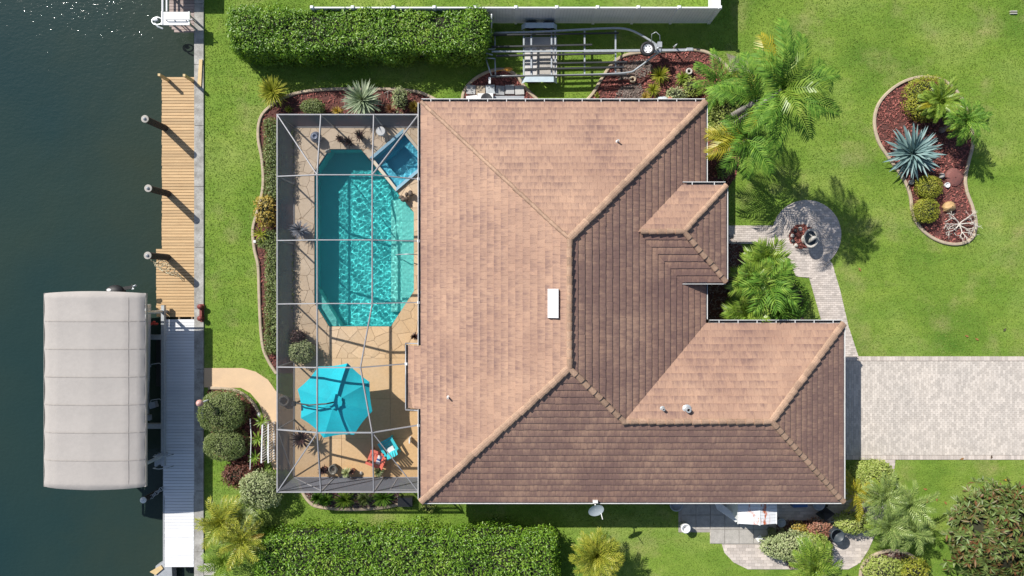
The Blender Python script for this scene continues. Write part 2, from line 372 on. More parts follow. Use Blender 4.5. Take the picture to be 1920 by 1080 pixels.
L_VARY = leaf_mat('variegated_yellow_leaf', [(0.15, 0.22, 0.03), (0.34, 0.42, 0.09), (0.52, 0.54, 0.22)], rough=0.45)
L_RED = leaf_mat('copper_leaf', [(0.06, 0.022, 0.016), (0.14, 0.05, 0.032), (0.24, 0.1, 0.065)], rough=0.45, trans=0.15)
L_PURP = leaf_mat('dark_cordyline_leaf', [(0.028, 0.018, 0.018), (0.06, 0.03, 0.03), (0.11, 0.05, 0.045)], rough=0.45, trans=0.12)
L_PALM = leaf_mat('palm_leaf', [(0.032, 0.095, 0.010), (0.095, 0.205, 0.022), (0.23, 0.36, 0.05)], rough=0.62, spec=0.2, trans=0.12, clump=3)
L_PALMY = leaf_mat('yellowing_palm_leaf', [(0.16, 0.19, 0.015), (0.32, 0.31, 0.025), (0.50, 0.40, 0.04)], rough=0.4)
L_ARECA = leaf_mat('bright_palm_leaf', [(0.09, 0.17, 0.02), (0.19, 0.30, 0.035), (0.32, 0.40, 0.07)], rough=0.38, spec=0.4)
L_GREY = leaf_mat('grey_green_palm_leaf', [(0.12, 0.18, 0.045), (0.23, 0.32, 0.085), (0.38, 0.45, 0.15)], rough=0.4)
L_AGAVE = leaf_mat('blue_agave_leaf', [(0.10, 0.175, 0.175), (0.17, 0.27, 0.27), (0.27, 0.38, 0.37)], rough=0.5, trans=0.04, clump=3)
L_YUC = leaf_mat('pale_green_yucca_leaf', [(0.17, 0.24, 0.13), (0.30, 0.37, 0.24), (0.46, 0.50, 0.36)], rough=0.45, trans=0.12, clump=3)
L_CROT = leaf_mat('bronze_and_green_leaf', [(0.22, 0.07, 0.035), (0.15, 0.095, 0.035), (0.085, 0.135, 0.035), (0.14, 0.20, 0.05), (0.24, 0.27, 0.10)], rough=0.42, spec=0.35, trans=0.15, clump=2)
L_ORAN = leaf_mat('orange_croton_leaf', [(0.30, 0.17, 0.03), (0.45, 0.33, 0.06), (0.5, 0.43, 0.14)], rough=0.4)
L_PINK = leaf_mat('pink_croton_leaf', [(0.28, 0.10, 0.07), (0.42, 0.20, 0.14), (0.45, 0.3, 0.18)], rough=0.4)

# ------------------------------------------------------------------ setting outlines (photo pixels)
SEA_L, SEA_R = W(365, 0)[0], W(383, 0)[0]
DX0, DX1, DY0, DY1 = -10.75, -3.65, -9.34, 7.94            # pool deck, under the cage
POOL = WL([(618, 280), (677, 280), (776, 398), (776, 546), (733, 612), (617, 612), (590, 568), (590, 322)])
SPA = WL([(757, 250), (800, 304), (744, 352), (701, 298)])
deck_rect = [(DX0, DY0), (DX1, DY0), (DX1, DY1), (DX0, DY1)]
island = smooth(WL([(1728, 145), (1687, 157), (1652, 187), (1639, 222), (1645, 262), (1667, 298), (1693, 335), (1706, 367), (1711, 403), (1730, 433), (1760, 452), (1793, 458), (1820, 448), (1829, 420), (1822, 387), (1812, 360), (1809, 333), (1816, 300), (1823, 267), (1817, 222), (1800, 182), (1770, 153)]), 4, True)
west_edge = smooth(WL([(519, 700), (506, 680), (495, 655), (490, 620), (487, 560), (485, 500), (478, 468), (475, 430), (484, 395), (494, 350), (492, 300), (485, 260), (488, 225), (505, 202), (540, 180), (600, 169), (700, 167), (780, 172), (822, 190)]), 4)
west_bed = west_edge + WL([(826, 215)]) + [(DX1, DY1 + .01), (DX0 - .01, DY1 + .01), (DX0 - .01, W(0, 700)[1])]
n_edge = smooth(WL([(866, 200), (870, 172), (888, 150), (918, 134), (945, 131), (968, 142), (985, 165), (1010, 190), (1014, 200)]), 4)
n_bed = n_edge
ne_edge = smooth(WL([(1092, 196), (1112, 175), (1128, 148), (1150, 118), (1180, 102), (1240, 97), (1300, 94), (1335, 103), (1362, 125), (1382, 155), (1390, 190)]), 4)
ne_bed = ne_edge + WL([(1395, 260), (1380, 330), (1368, 348), (1300, 348), (1300, 200)])
path = WL([(383, 690), (455, 690), (480, 697), (503, 712), (519, 735), (552, 750), (552, 880), (512, 880), (503, 850), (500, 800), (487, 757), (470, 737), (452, 727), (383, 726)])
sw_edge = smooth(WL([(392, 727), (430, 729), (455, 738), (474, 754), (486, 775), (493, 800), (495, 860)]), 4)
sw_bed = sw_edge + WL([(494, 905), (470, 900), (448, 900), (440, 870), (420, 860), (400, 850), (393, 800), (388, 740)])
s_edge = smooth(WL([(563, 900), (566, 918), (580, 940), (600, 950), (660, 955), (720, 951), (748, 945)]), 4)
s_bed = s_edge + WL([(748, 890), (563, 890)])
court = WL([(1318, 345), (1371, 345), (1371, 455), (1419, 455), (1419, 480), (1402, 470), (1395, 520), (1470, 540), (1500, 575), (1512, 608), (1512, 650), (1318, 650)])
court2 = WL([(1300, 440), (1372, 440), (1400, 470), (1440, 520), (1490, 560), (1510, 605), (1512, 650), (1300, 650)])
CC = W(1512, 440); CR = 65 * CH / CF
walk = WL([(1340, 423), (1455, 423), (1512, 440), (1560, 494), (1575, 545), (1590, 610), (1609, 668), (1540, 668), (1541, 606), (1517, 521), (1492, 518), (1480, 490), (1455, 470), (1430, 457), (1340, 457)])
drive = WL([(1500, 668), (2600, 668), (2600, 862), (1500, 862)])
patio = WL([(1353, 1019), (1358, 1036), (1375, 1054), (1402, 1067), (1590, 1067), (1612, 1055), (1628, 1030), (1640, 1003), (1660, 960), (1674, 915), (1678, 862), (1648, 862), (1645, 895), (1600, 915), (1272, 915), (1272, 998), (1331, 998), (1331, 1019)])
se_edge = smooth(WL([(1612, 1085), (1616, 1062), (1634, 1043), (1660, 1033), (1690, 1034), (1720, 1050), (1740, 1085)]), 4)
se_bed = se_edge + WL([(1740, 1150), (1612, 1150)])
GARD = WL([(1455, 975), (1545, 975), (1560, 1000), (1560, 1066), (1480, 1066), (1455, 1020)])

# ------------------------------------------------------------------ ground, water, paving
big = [(SEA_R - .02, -60), (90, -60), (90, 60), (SEA_R - .02, 60)]
tag(B().sheet(big, 0.0, [deck_rect]).build('lawn_ground', LAWN), kind='structure')
tag(B().sheet([(-90, -60), (SEA_L + .05, -60), (SEA_L + .05, 60), (-90, 60)], -0.95).build('canal_water', WATER), kind='structure')

# grass: real tufts over the lawn ground
def tufts(n, x0, x1, y0, y1, hgt, name):
    X = rng.uniform(x0, x1, n); Y = rng.uniform(y0, y1, n); keep = np.ones(n, bool)
    for p in (deck_rect, island, west_bed, n_bed, ne_bed, path, sw_bed, s_bed, walk, drive, patio, se_bed, court2):
        keep &= ~inside(p, X, Y)
    keep &= ~((X - CC[0]) ** 2 + (Y - CC[1]) ** 2 < CR * CR)
    keep &= ~((X > -3.5) & (X < 14.3) & (Y > -9) & (Y < -2.2)) & ~((X > -3.5) & (X < 8.2) & (Y > -9) & (Y < 7.9))
    X, Y = X[keep], Y[keep]; n = len(X)
    a = rng.uniform(0, 2 * PI, n); h = hgt * rng.uniform(0.5, 1.3, n); w = rng.uniform(.012, .03, n); ln = rng.uniform(-1, 1, (n, 2)) * .05
    dx, dy = np.cos(a) * w, np.sin(a) * w
    V = np.stack([np.stack([X - dx, Y - dy, np.zeros(n)], 1), np.stack([X + dx, Y + dy, np.zeros(n)], 1), np.stack([X + ln[:, 0], Y + ln[:, 1], h], 1)], 1).reshape(-1, 3)
    o = npmesh(name, V, np.arange(n * 3).reshape(-1, 3), GRASS); tag(o, 'mown green lawn grass around the house', 'grass', kind='stuff')
tufts(360000, SEA_R + .02, 26, -15, 15, 0.036, 'grass')

def pavers(poly, name, parent, mat, lx=.2, ly=.1, z0=.004, z1=.03, skip=None, up=False):
    """running-bond pavers cut along an outline; one joined part"""
    b = B(); F_ = (lambda p: (p[1], p[0])) if up else (lambda p: (p[0], p[1]))
    P = [F_(p) for p in poly]; xs = [p[0] for p in P]; ys = [p[1] for p in P]; g = .004; N = len(P)
    r = 0; y = min(ys)
    sg = 1 if sum(P[i - 1][0] * P[i][1] - P[i][0] * P[i - 1][1] for i in range(N)) > 0 else -1
    E_ = []
    for i in range(N):
        p, q = P[i - 1], P[i]; dx, dy = q[0] - p[0], q[1] - p[1]; l = math.hypot(dx, dy)
        if l > 1e-6: E_.append((p, q, (sg * dy / l, -sg * dx / l)))
    while y < max(ys):
        x = min(xs) - (r % 2) * lx / 2
        while x < max(xs):
            q = [(x + g, y + g), (x + lx - g, y + g), (x + lx - g, y + ly - g), (x + g, y + ly - g)]; w_ = F_((x, y))
            X = np.array([t[0] for t in q]); Y = np.array([t[1] for t in q]); ins = inside(P, X, Y)
            if ins.any() and w_[0] < 27:
                if not ins.all():
                    for p1, p2, n_ in E_:
                        c_ = n_[0] * p1[0] + n_[1] * p1[1]; dd = [n_[0] * t[0] + n_[1] * t[1] - c_ for t in q]
                        if min(dd) < 0 < max(dd):
                            m_ = (sum(t[0] for t in q) / len(q), sum(t[1] for t in q) / len(q)); L_ = math.hypot(p2[0] - p1[0], p2[1] - p1[1])
                            t_ = ((m_[0] - p1[0]) * (p2[0] - p1[0]) + (m_[1] - p1[1]) * (p2[1] - p1[1])) / L_
                            if -.08 < t_ < L_ + .08: q = clip(q, n_[0], n_[1], c_)
                        if len(q) < 3: break
                if len(q) >= 3 and parea(q) > .0015:
                    if skip is None or not inside(skip, np.array([F_((x + lx / 2, y + ly / 2))[0]]), np.array([F_((x + lx / 2, y + ly / 2))[1]]))[0]:
                        b.prism([F_(t) for t in q], z0, z1 + random.uniform(-.003, .003))
            x += lx
        y += ly; r += 1
    return tag(b.build(name, mat, parent), kind='stuff')

drv = tag(B().prism([W(1560, 668), W(2600, 668), W(2600, 862), W(1560, 862)], -.05, .008).build('driveway', SAND), kind='structure')
dy0, dy1 = W(0, 862)[1], W(0, 668)[1]
pavers([(15.0, dy0 + .24), (27, dy0 + .24), (27, dy1 - .24), (15.0, dy1 - .24)], 'paver', drv, PAVER, .2, .115, .008, .035, up=True)
b = B(); x = 15.0
while x < 27:
    for yy in (dy0 + .01, dy1 - .22): b.box(x + .004, x + .146, yy, yy + .21, .008, .036, .004)
    x += .15
tag(b.build('border_paver', PAVER2, drv), kind='stuff')
circ = [(CC[0] + CR * math.cos(a * PI / 24), CC[1] + CR * math.sin(a * PI / 24)) for a in range(48)]
wk = tag(B().prism(walk, -.05, .006).prism(circ, -.05, .009).build('front_walk', SAND), kind='structure')
MB = [(CC[0] - .25 + .62 * math.cos(a * PI / 12), CC[1] - .08 + .62 * math.sin(a * PI / 12)) for a in range(24)]
pavers(walk, 'walk_paver', wk, PAVER2, .2, .1, .006, .032, skip=circ)
pavers(circ, 'circle_paver', wk, PAVER2, .19, .13, .009, .034, skip=MB)
pt = tag(B().prism(patio, -.05, .007).build('side_patio', SAND), kind='structure')
slabz = WL([(1272, 915), (1445, 915), (1445, 1019), (1331, 1019), (1331, 998), (1272, 998)])
sb = [min(p[0] for p in slabz), min(p[1] for p in slabz)]
yy = W(0, 1019)[1]
for j in range(4):
    xx = W(1278, 0)[0] - .01
    for i in range(7):
        cx, cy = xx + .35, yy + .35
        if inside(slabz, np.array([cx]), np.array([cy]))[0]:
            B().box(xx + .008, xx + .70, yy + .008, yy + .70, .007, .04, .006).build('concrete_slab', CONC, pt)
        xx += .71
    yy += .71
pavers(patio, 'patio_paver', pt, PAVER2, .3, .15, .007, .034, skip=slabz)
pth = tag(B().prism(path, -.05, .03).build('sand_coloured_path', PATHM), kind='structure')
tag(B().sheet(WL([(1362, 100), (1400, 112), (1420, 160), (1400, 200), (1385, 170)]), .006).build('bare_dirt', DIRT), kind='structure')
tag(B().prism(WL([(368, 1056), (402, 1056), (402, 1078), (368, 1078)]), -.02, .05).build('concrete_pad', CONC), kind='structure')

def chips(poly, n, mats, name, z=.02):
    xs = np.array([p[0] for p in poly]); ys = np.array([p[1] for p in poly])
    X = rng.uniform(xs.min(), xs.max(), n); Y = rng.uniform(ys.min(), ys.max(), n); k = inside(poly, X, Y)
    if poly is west_bed or poly is s_bed: k &= ~inside(deck_rect, X, Y)
    X, Y = X[k], Y[k]; n = len(X); a = rng.uniform(0, PI, n); l = rng.uniform(.025, .07, n); w = rng.uniform(.01, .025, n)
    ux, uy = np.cos(a), np.sin(a); Z = rng.uniform(z, z + .035, n); t = rng.uniform(-.02, .02, (n, 2))
    V = []
    for s1, s2 in ((-1, -1), (1, -1), (1, 1), (-1, 1)):
        V.append(np.stack([X + s1 * l * ux - s2 * w * uy, Y + s1 * l * uy + s2 * w * ux, Z + s1 * t[:, 0] + s2 * t[:, 1]], 1))
    V = np.stack(V, 1).reshape(-1, 3)
    return tag(npmesh(name, V, np.arange(n * 4).reshape(-1, 4), mats), kind='stuff')
BEDS = [('island_bed', island, 6500, MULCH), ('west_bed', west_bed, 9000, MULCH), ('trailer_bed', n_bed, 2000, MULCH), ('north_east_bed', ne_bed, 9000, MULCH),
        ('dockside_bed', sw_bed, 3500, MULCH), ('south_bed', s_bed, 1500, MULCHG), ('courtyard_bed', court2, 3000, MULCHG), ('corner_bed', se_bed, 2500, MULCHG), ('circle_bed', MB, 700, MULCH), ('patio_bed', GARD, 1500, MULCHG)]
for nm, poly, n, m in BEDS:
    z = .012 if nm in ('circle_bed', 'patio_bed') else .005
    if nm in ('west_bed', 's_bed', 'south_bed'):
        poly2 = poly
    tag(B().sheet(poly, z + (.03 if nm == 'patio_bed' else 0)).build(nm, MULCHB), kind='structure')
    tag(chips(poly, n, m, 'mulch', .045 if nm == 'patio_bed' else .02), 'wood mulch chips covering the ' + nm.replace('_', ' '), 'mulch')
gp = WL([(1150, 120), (1215, 112), (1225, 130), (1205, 145), (1160, 150)])
tag(chips(gp, 900, MULCHG, 'mulch', .05), 'patch of faded grey mulch beside the boat trailer', 'mulch')
tag(chips(WL([(1160, 165), (1200, 155), (1210, 190), (1150, 192)]), 700, MULCHG, 'mulch', .05), 'patch of faded grey mulch against the north eave', 'mulch')

def edging(pts, label, w=.15, h=.10, closed=False, mat=None, seg=0):
    """cast concrete kerb swept along a line"""
    o = thing('garden_edging', (*pts[0][:2], 0), label, 'edging', 'curved concrete garden edgings')
    P = [Vector((p[0], p[1], 0)) for p in pts]; N = len(P); L = 0; start = 0; lens = [0]
    nseg = 10
    def sweep(a, bnd):
        bb = B(); V = []
        for i in range(a, bnd + 1):
            p = P[i % N]; q0 = P[(i - 1) % N] if (closed or i > 0) else P[i]; q1 = P[(i + 1) % N] if (closed or i < N - 1) else P[i]
            d = (q1 - q0).normalized(); u = Vector((-d.y, d.x, 0))
            if i == bnd: p = p - d * .012
            for s, z in ((-.5, -.02), (-.5, h * .7), (-.3, h), (.3, h), (.5, h * .7), (.5, -.02)): V.append(p + u * (s * w) + Vector((0, 0, z)))
        k = 6; n = bnd - a
        F = [(i * k + j, i * k + j + 1, (i + 1) * k + j + 1, (i + 1) * k + j) for i in range(n) for j in range(k - 1)]
        F = [f[::-1] for f in F] + [tuple(range(k)), tuple(n * k + j for j in range(k - 1, -1, -1))]
        bb.add(V, F); bb.build('kerb_section', mat or CURB, o)
    i = 0; end = N if closed else N - 1
    while i < end:
        j = min(i + nseg, end); sweep(i, j); i = j
    return o
edging(island, 'tan concrete edging ringing the kidney shaped island bed in the front lawn', closed=True)
edging(west_edge, 'long wavy concrete edging between the canal lawn and the pool cage planting')
edging(n_edge, 'short arched concrete edging in the shade behind the boat trailer')
edging(ne_edge, 'concrete edging curving round the red mulch bed under the trailer tongue')
edging(sw_edge, 'concrete edging between the sand coloured path and the clipped dockside bushes')
edging(s_edge, 'pale concrete edging along the planting south of the pool cage')
edging(se_edge, 'rounded concrete edging of the croton bed by the side patio')

# ------------------------------------------------------------------ seawall and docks
sw = thing('seawall', (SEA_L, 0, 0), 'weathered concrete seawall cap between the canal and the lawn', 'seawall')
y = -22.0
while y < 22:
    B().box(SEA_L, SEA_R, y + .006, y + 3.0, -.05, .07, .008).build('cap_section', SEAW, sw); y += 3.0
B().box(SEA_L + .1, SEA_R - .03, -22, 22, -3, -.05).build('wall_face', SEAW, sw)

dk = thing('wooden_dock', (W(336, 0)[0], W(0, 370)[1], 0), 'dock of new golden pine boards beside the seawall', 'dock')
ya, yb, yc = W(0, 145)[1], W(0, 465)[1], W(0, 598)[1]
y = ya; xr = W(368, 0)[0] - .04; proto = {}
while y > yc + .1:
    xl = W(304.5 if y > yb else 294, 0)[0]; key = y > yb
    bd = B().box(xl, xr, -.066, .066, 0, .04, .004)
    if key not in proto: proto[key] = bd.build('board', WOOD, None, org=(0, 0, 0)); proto[key].parent = dk; o = proto[key]
    else: o = proto[key].copy(); COL.objects.link(o)
    o.location = Vector((random.uniform(-.015, .015), y - .07, .02 + random.uniform(-.003, .003))) - dk.location
    y -= .146
for px in (310, 336, 360): B().box(W(px, 0)[0] - .04, W(px, 0)[0] + .04, yc, ya - .02, -.2, .018).build('stringer', POSTW, dk)

gd = thing('composite_dock', (W(340, 0)[0], W(0, 840)[1], 0), 'long dock of white composite boards beside the boat lift', 'dock')
y = yc - .02; yd, ye = W(0, 927)[1], W(0, 1062)[1]; proto = {}
while y > ye:
    key = y > yd
    xl, xr = (W(308, 0)[0], W(369.5, 0)[0]) if key else (W(309.5, 0)[0], W(366, 0)[0])
    if key not in proto: proto[key] = B().box(xl, xr - .035, -.0695, .0695, 0, .035, .003).build('board', COMPO, None, org=(0, 0, 0)); proto[key].parent = gd; o = proto[key]
    else: o = proto[key].copy(); COL.objects.link(o)
    o.location = Vector((random.uniform(-.004, .004), y - .07, .03 + random.uniform(-.003, .003))) - gd.location
    y -= .147
B().box(W(307, 0)[0], W(308, 0)[0] - .003, ye, yc - .02, -.15, .065).build('fascia', COMPO, gd)
B().box(W(309, 0)[0], W(366, 0)[0], yd - .03, yd + .01, .066, .078).build('joint_strip', COMPO, gd)
for px in (315, 340, 362): B().box(W(px, 0)[0] - .04, W(px, 0)[0] + .04, ye, yc - .03, -.2, .028).build('stringer', POSTW, gd)

def piling(px, py, z, label):
    x, y = W(px, py, z); t = thing('piling', (x, y, -1), label, 'piling', 'tall round mooring piles along the wooden dock')
    B().lathe([(.16, -2.5), (.16, z - .02), (.15, z)], (x, y, 0), 16).build('post', PILEW, t, True)
    B().lathe([(.175, z - .02), (.175, z + .02), (.11, z + .03), (.06, z + .04)], (x, y, 0), 18).build('cap_ring', CONC, t)
    B().lathe([(.075, z + .055), (.06, z + .085), (.001, z + .12)], (x, y, 0), 12).build('cap_tip', GREYP, t)
piling(272, 223, 1.85, 'northernmost tall round pile with grey cap, beside the top third of the pine dock')
piling(278, 353, 1.85, 'middle tall round pile with grey cap beside the pine dock')
piling(277, 479, 1.85, 'southernmost tall round pile, a tangle of wire hanging beside it')
for px, py, z, l in ((298, 140, .95, 'square timber post at the outer north corner of the pine dock'), (345, 141, .95, 'square timber post where the pine dock meets the seawall')):
    x, y = W(px, py, z); t = tag(B().box(x - .07, x + .07, y - .07, y + .07, -2, z, .012).build('dock_post', YELW, org=None), l, 'post', 'square dock posts')
x, y = W(268, 938, .5); t = thing('mooring_pile', (x, y, -1), 'short white topped pile tied to the composite dock by a chain', 'piling')
B().lathe([(.13, -2.5), (.13, .45)], (x, y, 0), 14).build('post', PILEW, t, True); B().lathe([(.15, .44), (.15, .5), (.05, .56), (.001, .57)], (x, y, 0), 14).build('cap', WHITE, t)
def torus(bb, c, R, r, n=14, ax='z', sy=1.0):
    P = []
    for k in range(n + 1):
        a = 2 * PI * k / n; u, w = R * math.cos(a), R * math.sin(a) * sy
        P.append((c[0] + u, c[1] + w, c[2]) if ax == 'z' else ((c[0], c[1] + u, c[2] + w) if ax == 'x' else (c[0] + u, c[1], c[2] + w)))
    bb.tube(P, r, 6, False); return bb
ch = B(); p0 = Vector(W3(284, 932, -.1)); p1 = Vector(W3(307, 914, .0))
for k in range(9):
    p = p0.lerp(p1, k / 8); torus(ch, (p.x, p.y, p.z + .1 + .02 * (k % 2)), .06 + .03 * (k % 3 == 1), .013, 10)
tag(ch.build('mooring_chain', GALV), 'pale looped mooring chain between the short pile and the dock', 'chain')
# wire tangle
wt = B(); 
for k in range(13):
    f = k / 12; c = Vector(W3(292 + 48 * f, 488 + 34 * f, .12)); r = .16 + .1 * math.sin(f * 5)
    a0 = random.uniform(0, 6)
    wt.tube([(c.x + r * 1.3 * math.cos(a0 + t * .6), c.y + r * .8 * math.sin(a0 + t * .6), c.z + .08 * math.sin(t * 1.3 + k)) for t in range(8)], .014, 5)
tag(wt.build('crab_trap', M('bleached_wire', (.6, .55, .38), (.4, .36, .25), ns=14)), 'crumpled wire crab trap lying in a pile shadow on the pine dock', 'crab trap')
# ladder
ld = thing('dock_ladder', (*W(303, 862), 0), 'grey metal swim ladder on the canal side of the white dock', 'ladder')
for py in (851, 873):
    yy = W(0, py)[1]; xx = W(306, 0)[0]
    B().tube([(xx + .55, yy, .08), (xx + .4, yy, .45), (xx + .1, yy, .62), (xx - .22, yy, .5), (xx - .26, yy, .1), (xx - .26, yy, -1.2)], .022, 8).build('side_rail', GALV, ld, True)
for z in (.1, -.2, -.5, -.8): B().box(W(306, 0)[0] - .36, W(306, 0)[0] - .2, W(0, 873)[1], W(0, 851)[1], z, z + .03).build('rung', GALV, ld)
# red bollard
bo = thing('bollard', (*W(375, 586), .07), 'rust red double bollard bolted to the seawall cap', 'bollard')
for py in (575, 597): 
    x, y = W(375, py, .3); B().lathe([(.13, .07), (.09, .1), (.08, .26), (.13, .30), (.13, .34), (.001, .36)], (x, y, 0), 16).build('head', REDI, bo, True)
B().box(x - .09, x + .09, W(0, 603)[1], W(0, 570)[1], .071, .11).build('base_plate', REDI, bo); B().bar((x, W(0, 595)[1], .2), (x, W(0, 577)[1], .2), .12, .08).build('cross_bar', REDI, bo)
# plank
p = WL([(375.5, 113), (381.5, 113), (379, 165), (372, 163)]); tag(B().prism(p, .072, .12).build('loose_plank', YELW), 'loose yellow plank lying on the seawall cap north of the dock', 'plank')
# dock lamp
lx, ly = W(412, 742); lp = thing('garden_lamp', (lx, ly, 0), 'slim white lamp post with a pink globe beside the composite dock', 'lamp post')
B().tube([(lx, ly, 0), (lx, ly, 2.0)], .035, 10).build('post', WHITE, lp, True)
B().lathe([(.001, 1.98), (.1, 2.0), (.16, 2.08), (.16, 2.16), (.1, 2.25), (.001, 2.29)], (lx, ly, 0), 18).build('globe', M('pink_globe', (.62, .36, .32), (.5, .26, .22), rough=.4), lp, True)

# ------------------------------------------------------------------ boat lift with canopy and boat
cx0, cx1, cy0, cy1 = W(82, 0, 2.5)[0], W(273, 0, 2.5)[0], W(0, 913, 2.55)[1], W(0, 550, 2.55)[1]
cn = thing('boat_lift_canopy', ((cx0 + cx1) / 2, (cy0 + cy1) / 2, -.9), 'large pale grey fabric canopy over the boat lift', 'canopy')
NX, NY = 40, 84
U = np.linspace(0, 1, NX); V_ = np.linspace(0, 1, NY); bays = 7
prof = np.interp(U, [0, .06, .16, .5, .83, .95, 1], [0, .17, .27, .36, .28, .15, 0])
VV = []
for j, v in enumerate(V_):
    s = abs(math.sin(PI * v * bays)); endf = min(1, min(v, 1 - v) / .015)
    for i, u in enumerate(U):
        sag = .022 * s * (1 - abs(2 * u - 1) ** 4); edge = .05 * s * (1 if u in (0, 1) else 0)
        x = cx0 + (cx1 - cx0) * (u + (.008 * s if u < .02 else (-.008 * s if u > .98 else 0)) + .006 * math.sin(v * 3) * (1 - u)); y = cy0 + (cy1 - cy0) * v
        if v in (0, 1): y += (.10 * (1 - abs(2 * u - 1) ** 2)) * (-1 if v == 0 else 1)
        VV.append((x, y, 2.5 + prof[i] * (.72 + .28 * math.sqrt(endf)) - sag - (0.05 if endf < .01 else 0)))
bb = B(); bb.add(VV, [(j * NX + i, j * NX + i + 1, (j + 1) * NX + i + 1, (j + 1) * NX + i) for j in range(NY - 1) for i in range(NX - 1)])
bb.build('fabric_roof', CANVAS, cn, True)
def canopy_z(u, v):
    s_ = abs(math.sin(PI * v * bays)); endf = min(1, min(v, 1 - v) / .03)
    return 2.5 + float(np.interp(u, U, prof)) * (.72 + .28 * math.sqrt(max(endf, 0))) - .022 * s_ * (1 - abs(2 * u - 1) ** 4)
SEAM = M('canvas_seam', (0.365, 0.335, 0.31), rough=0.9)
for k in range(1, bays):
    v_ = k / bays; sb_ = B(); yy_ = cy0 + (cy1 - cy0) * v_; V = []
    for u_ in np.linspace(.01, .99, 30): V += [(cx0 + (cx1 - cx0) * u_, yy_ - .022, canopy_z(u_, v_) + .014), (cx0 + (cx1 - cx0) * u_, yy_ + .022, canopy_z(u_, v_) + .014)]
    sb_.add(V, [(2 * i, 2 * i + 2, 2 * i + 3, 2 * i + 1) for i in range(29)]).build('seam', SEAM, cn)
for u_ in (.86,):
    sb_ = B(); V = []; xx_ = cx0 + (cx1 - cx0) * u_
    for v_ in np.linspace(.012, .988, 90): V += [(xx_ - .016, cy0 + (cy1 - cy0) * v_, canopy_z(u_, v_) + .012), (xx_ + .016, cy0 + (cy1 - cy0) * v_, canopy_z(u_, v_) + .012)]
    sb_.add(V, [(2 * i, 2 * i + 1, 2 * i + 3, 2 * i + 2) for i in range(89)]).build('seam', SEAM, cn)
vb = B(); z0 = 2.5
for (a, c_) in (((cx0, cy0), (cx0, cy1)), ((cx1, cy0), (cx1, cy1)), ((cx0, cy0), (cx1, cy0)), ((cx0, cy1), (cx1, cy1))): vb.bar((*a, 2.42), (*c_, 2.42), .02, .13)
vb.build('valance', CANVAS, cn)
for k in range(bays + 1):
    yy = cy0 + .02 + (cy1 - cy0 - .04) * k / bays
    B().tube([(cx0 + (cx1 - cx0) * u, yy, 2.40 + float(np.interp(u, U, prof)) * (1 if 0 < k < bays else .72)) for u in np.linspace(0.01, .99, 17)], .025, 6).build('rib', WHITE, cn)
for x in (cx0 + .3, cx1 - .3):
    for y in (cy0 + .9, cy1 - .9): B().tube([(x, y, -3), (x, y, 2.42)], .08, 10).build('post', GALV, cn)
bl = thing('boat_lift', (cx1, (cy0 + cy1) / 2, -.9), 'steel boat lift with dark side beams between canopy and dock', 'boat lift')
xa, xb = cx1 + .12, W(306, 0)[0]
B().box(cx1 - .35, cx1 - .2, cy0 + .4, cy1 - .6, .3, .5).build('long_beam', GALV, bl)
B().box(cx0 + .35, cx0 + .5, cy0 + .4, cy1 - .6, .3, .5).build('long_beam', GALV, bl)
for y in (cy0 + 2.2, cy1 - 2.2): B().box(cx0 + .5, cx1 - .35, y - .12, y + .12, -.4, -.15).build('cradle_beam', GALV, bl)
for py, h in ((611, .1), (629, .2), (690, .1), (733, .16), (762, .1), (835, .1)):
    yy = W(0, py)[1]; B().bar((cx1 - .3, yy - .12 * (py > 800), .02), (xb, yy + .1 + (.5 if py > 800 else 0), .02), h, .08).build('outrigger', GREYP, bl)
for py in (690, 757): 
    p = Vector(W3(290, py - 4, .2)); B().tube([p + Vector((-.2, -.05, 0)), p + Vector((-.15, .08, .05)), p + Vector((.25, .14, .05)), p + Vector((.35, .05, 0))], .02, 6).build('grab_handle', GALV, bl)
p = W3(288, 759, .1); B().obox(p, .3, .3, -.05, .25, .3).build('motor_box', GREYP, bl); p = W3(277, 783, .1); B().obox(p, .26, .26, -.05, .2).build('motor_box', GREYP, bl)
x = W(280, 0)[0]; B().box(x - .03, x + .03, W(0, 775)[1], W(0, 625)[1], .05, .12).build('side_rail', GALV, bl)
B().box(W(284, 0)[0], W(304, 0)[0], W(0, 727)[1], W(0, 634)[1], -.5, -.42).build('water_shade_panel', DARKW, bl)  # dark sheet painting the shaded water between lift and dock
rp = W(286, 606, .1); fb = B()
for k in range(7): fb.lathe([(.001, -.07), (.07, -.04), (.08, 0), (.05, .06), (.001, .08)], (rp[0] - .2 + .07 * k, rp[1] + .06 * math.sin(k * 2), .12 + .02 * (k % 2)), 8, 1, .8)
tag(fb.build('life_jacket', M('red_fabric', (.55, .06, .04), rough=.8)), 'bundled red life jacket hanging at the north end of the boat lift', 'life jacket')
# boat
bx, by0, by1 = (cx0 + cx1) / 2 + .35, cy0 + 1.1, cy1 - .55
bt = thing('motor_boat', (bx, (by0 + by1) / 2, 0), 'motor boat stowed under the grey canopy, only its engine showing', 'boat')
def hull(b, s, z0, z1):
    n = 12; V = []
    for k in range(n + 1):
        t = k / n; w = 1.15 * s * (1 - max(0, (t - .45) / .55) ** 2.3) + .02; yy = by1 - (by1 - by0) * t
        V += [(bx - w, yy, z1), (bx - w * .8, yy, z0 + .25 * t), (bx, yy, z0 - .1 + .5 * t * t), (bx + w * .8, yy, z0 + .25 * t), (bx + w, yy, z1)]
    F = [(k * 5 + j, (k + 1) * 5 + j, (k + 1) * 5 + j + 1, k * 5 + j + 1) for k in range(n) for j in range(4)] + [(0, 1, 2, 3, 4)]
    b.add(V, F); return b
hull(B(), 1, 0.1, .85).build('hull', WHITE, bt, False); hull(B(), .93, .55, .78).build('deck_liner', GREYP, bt)
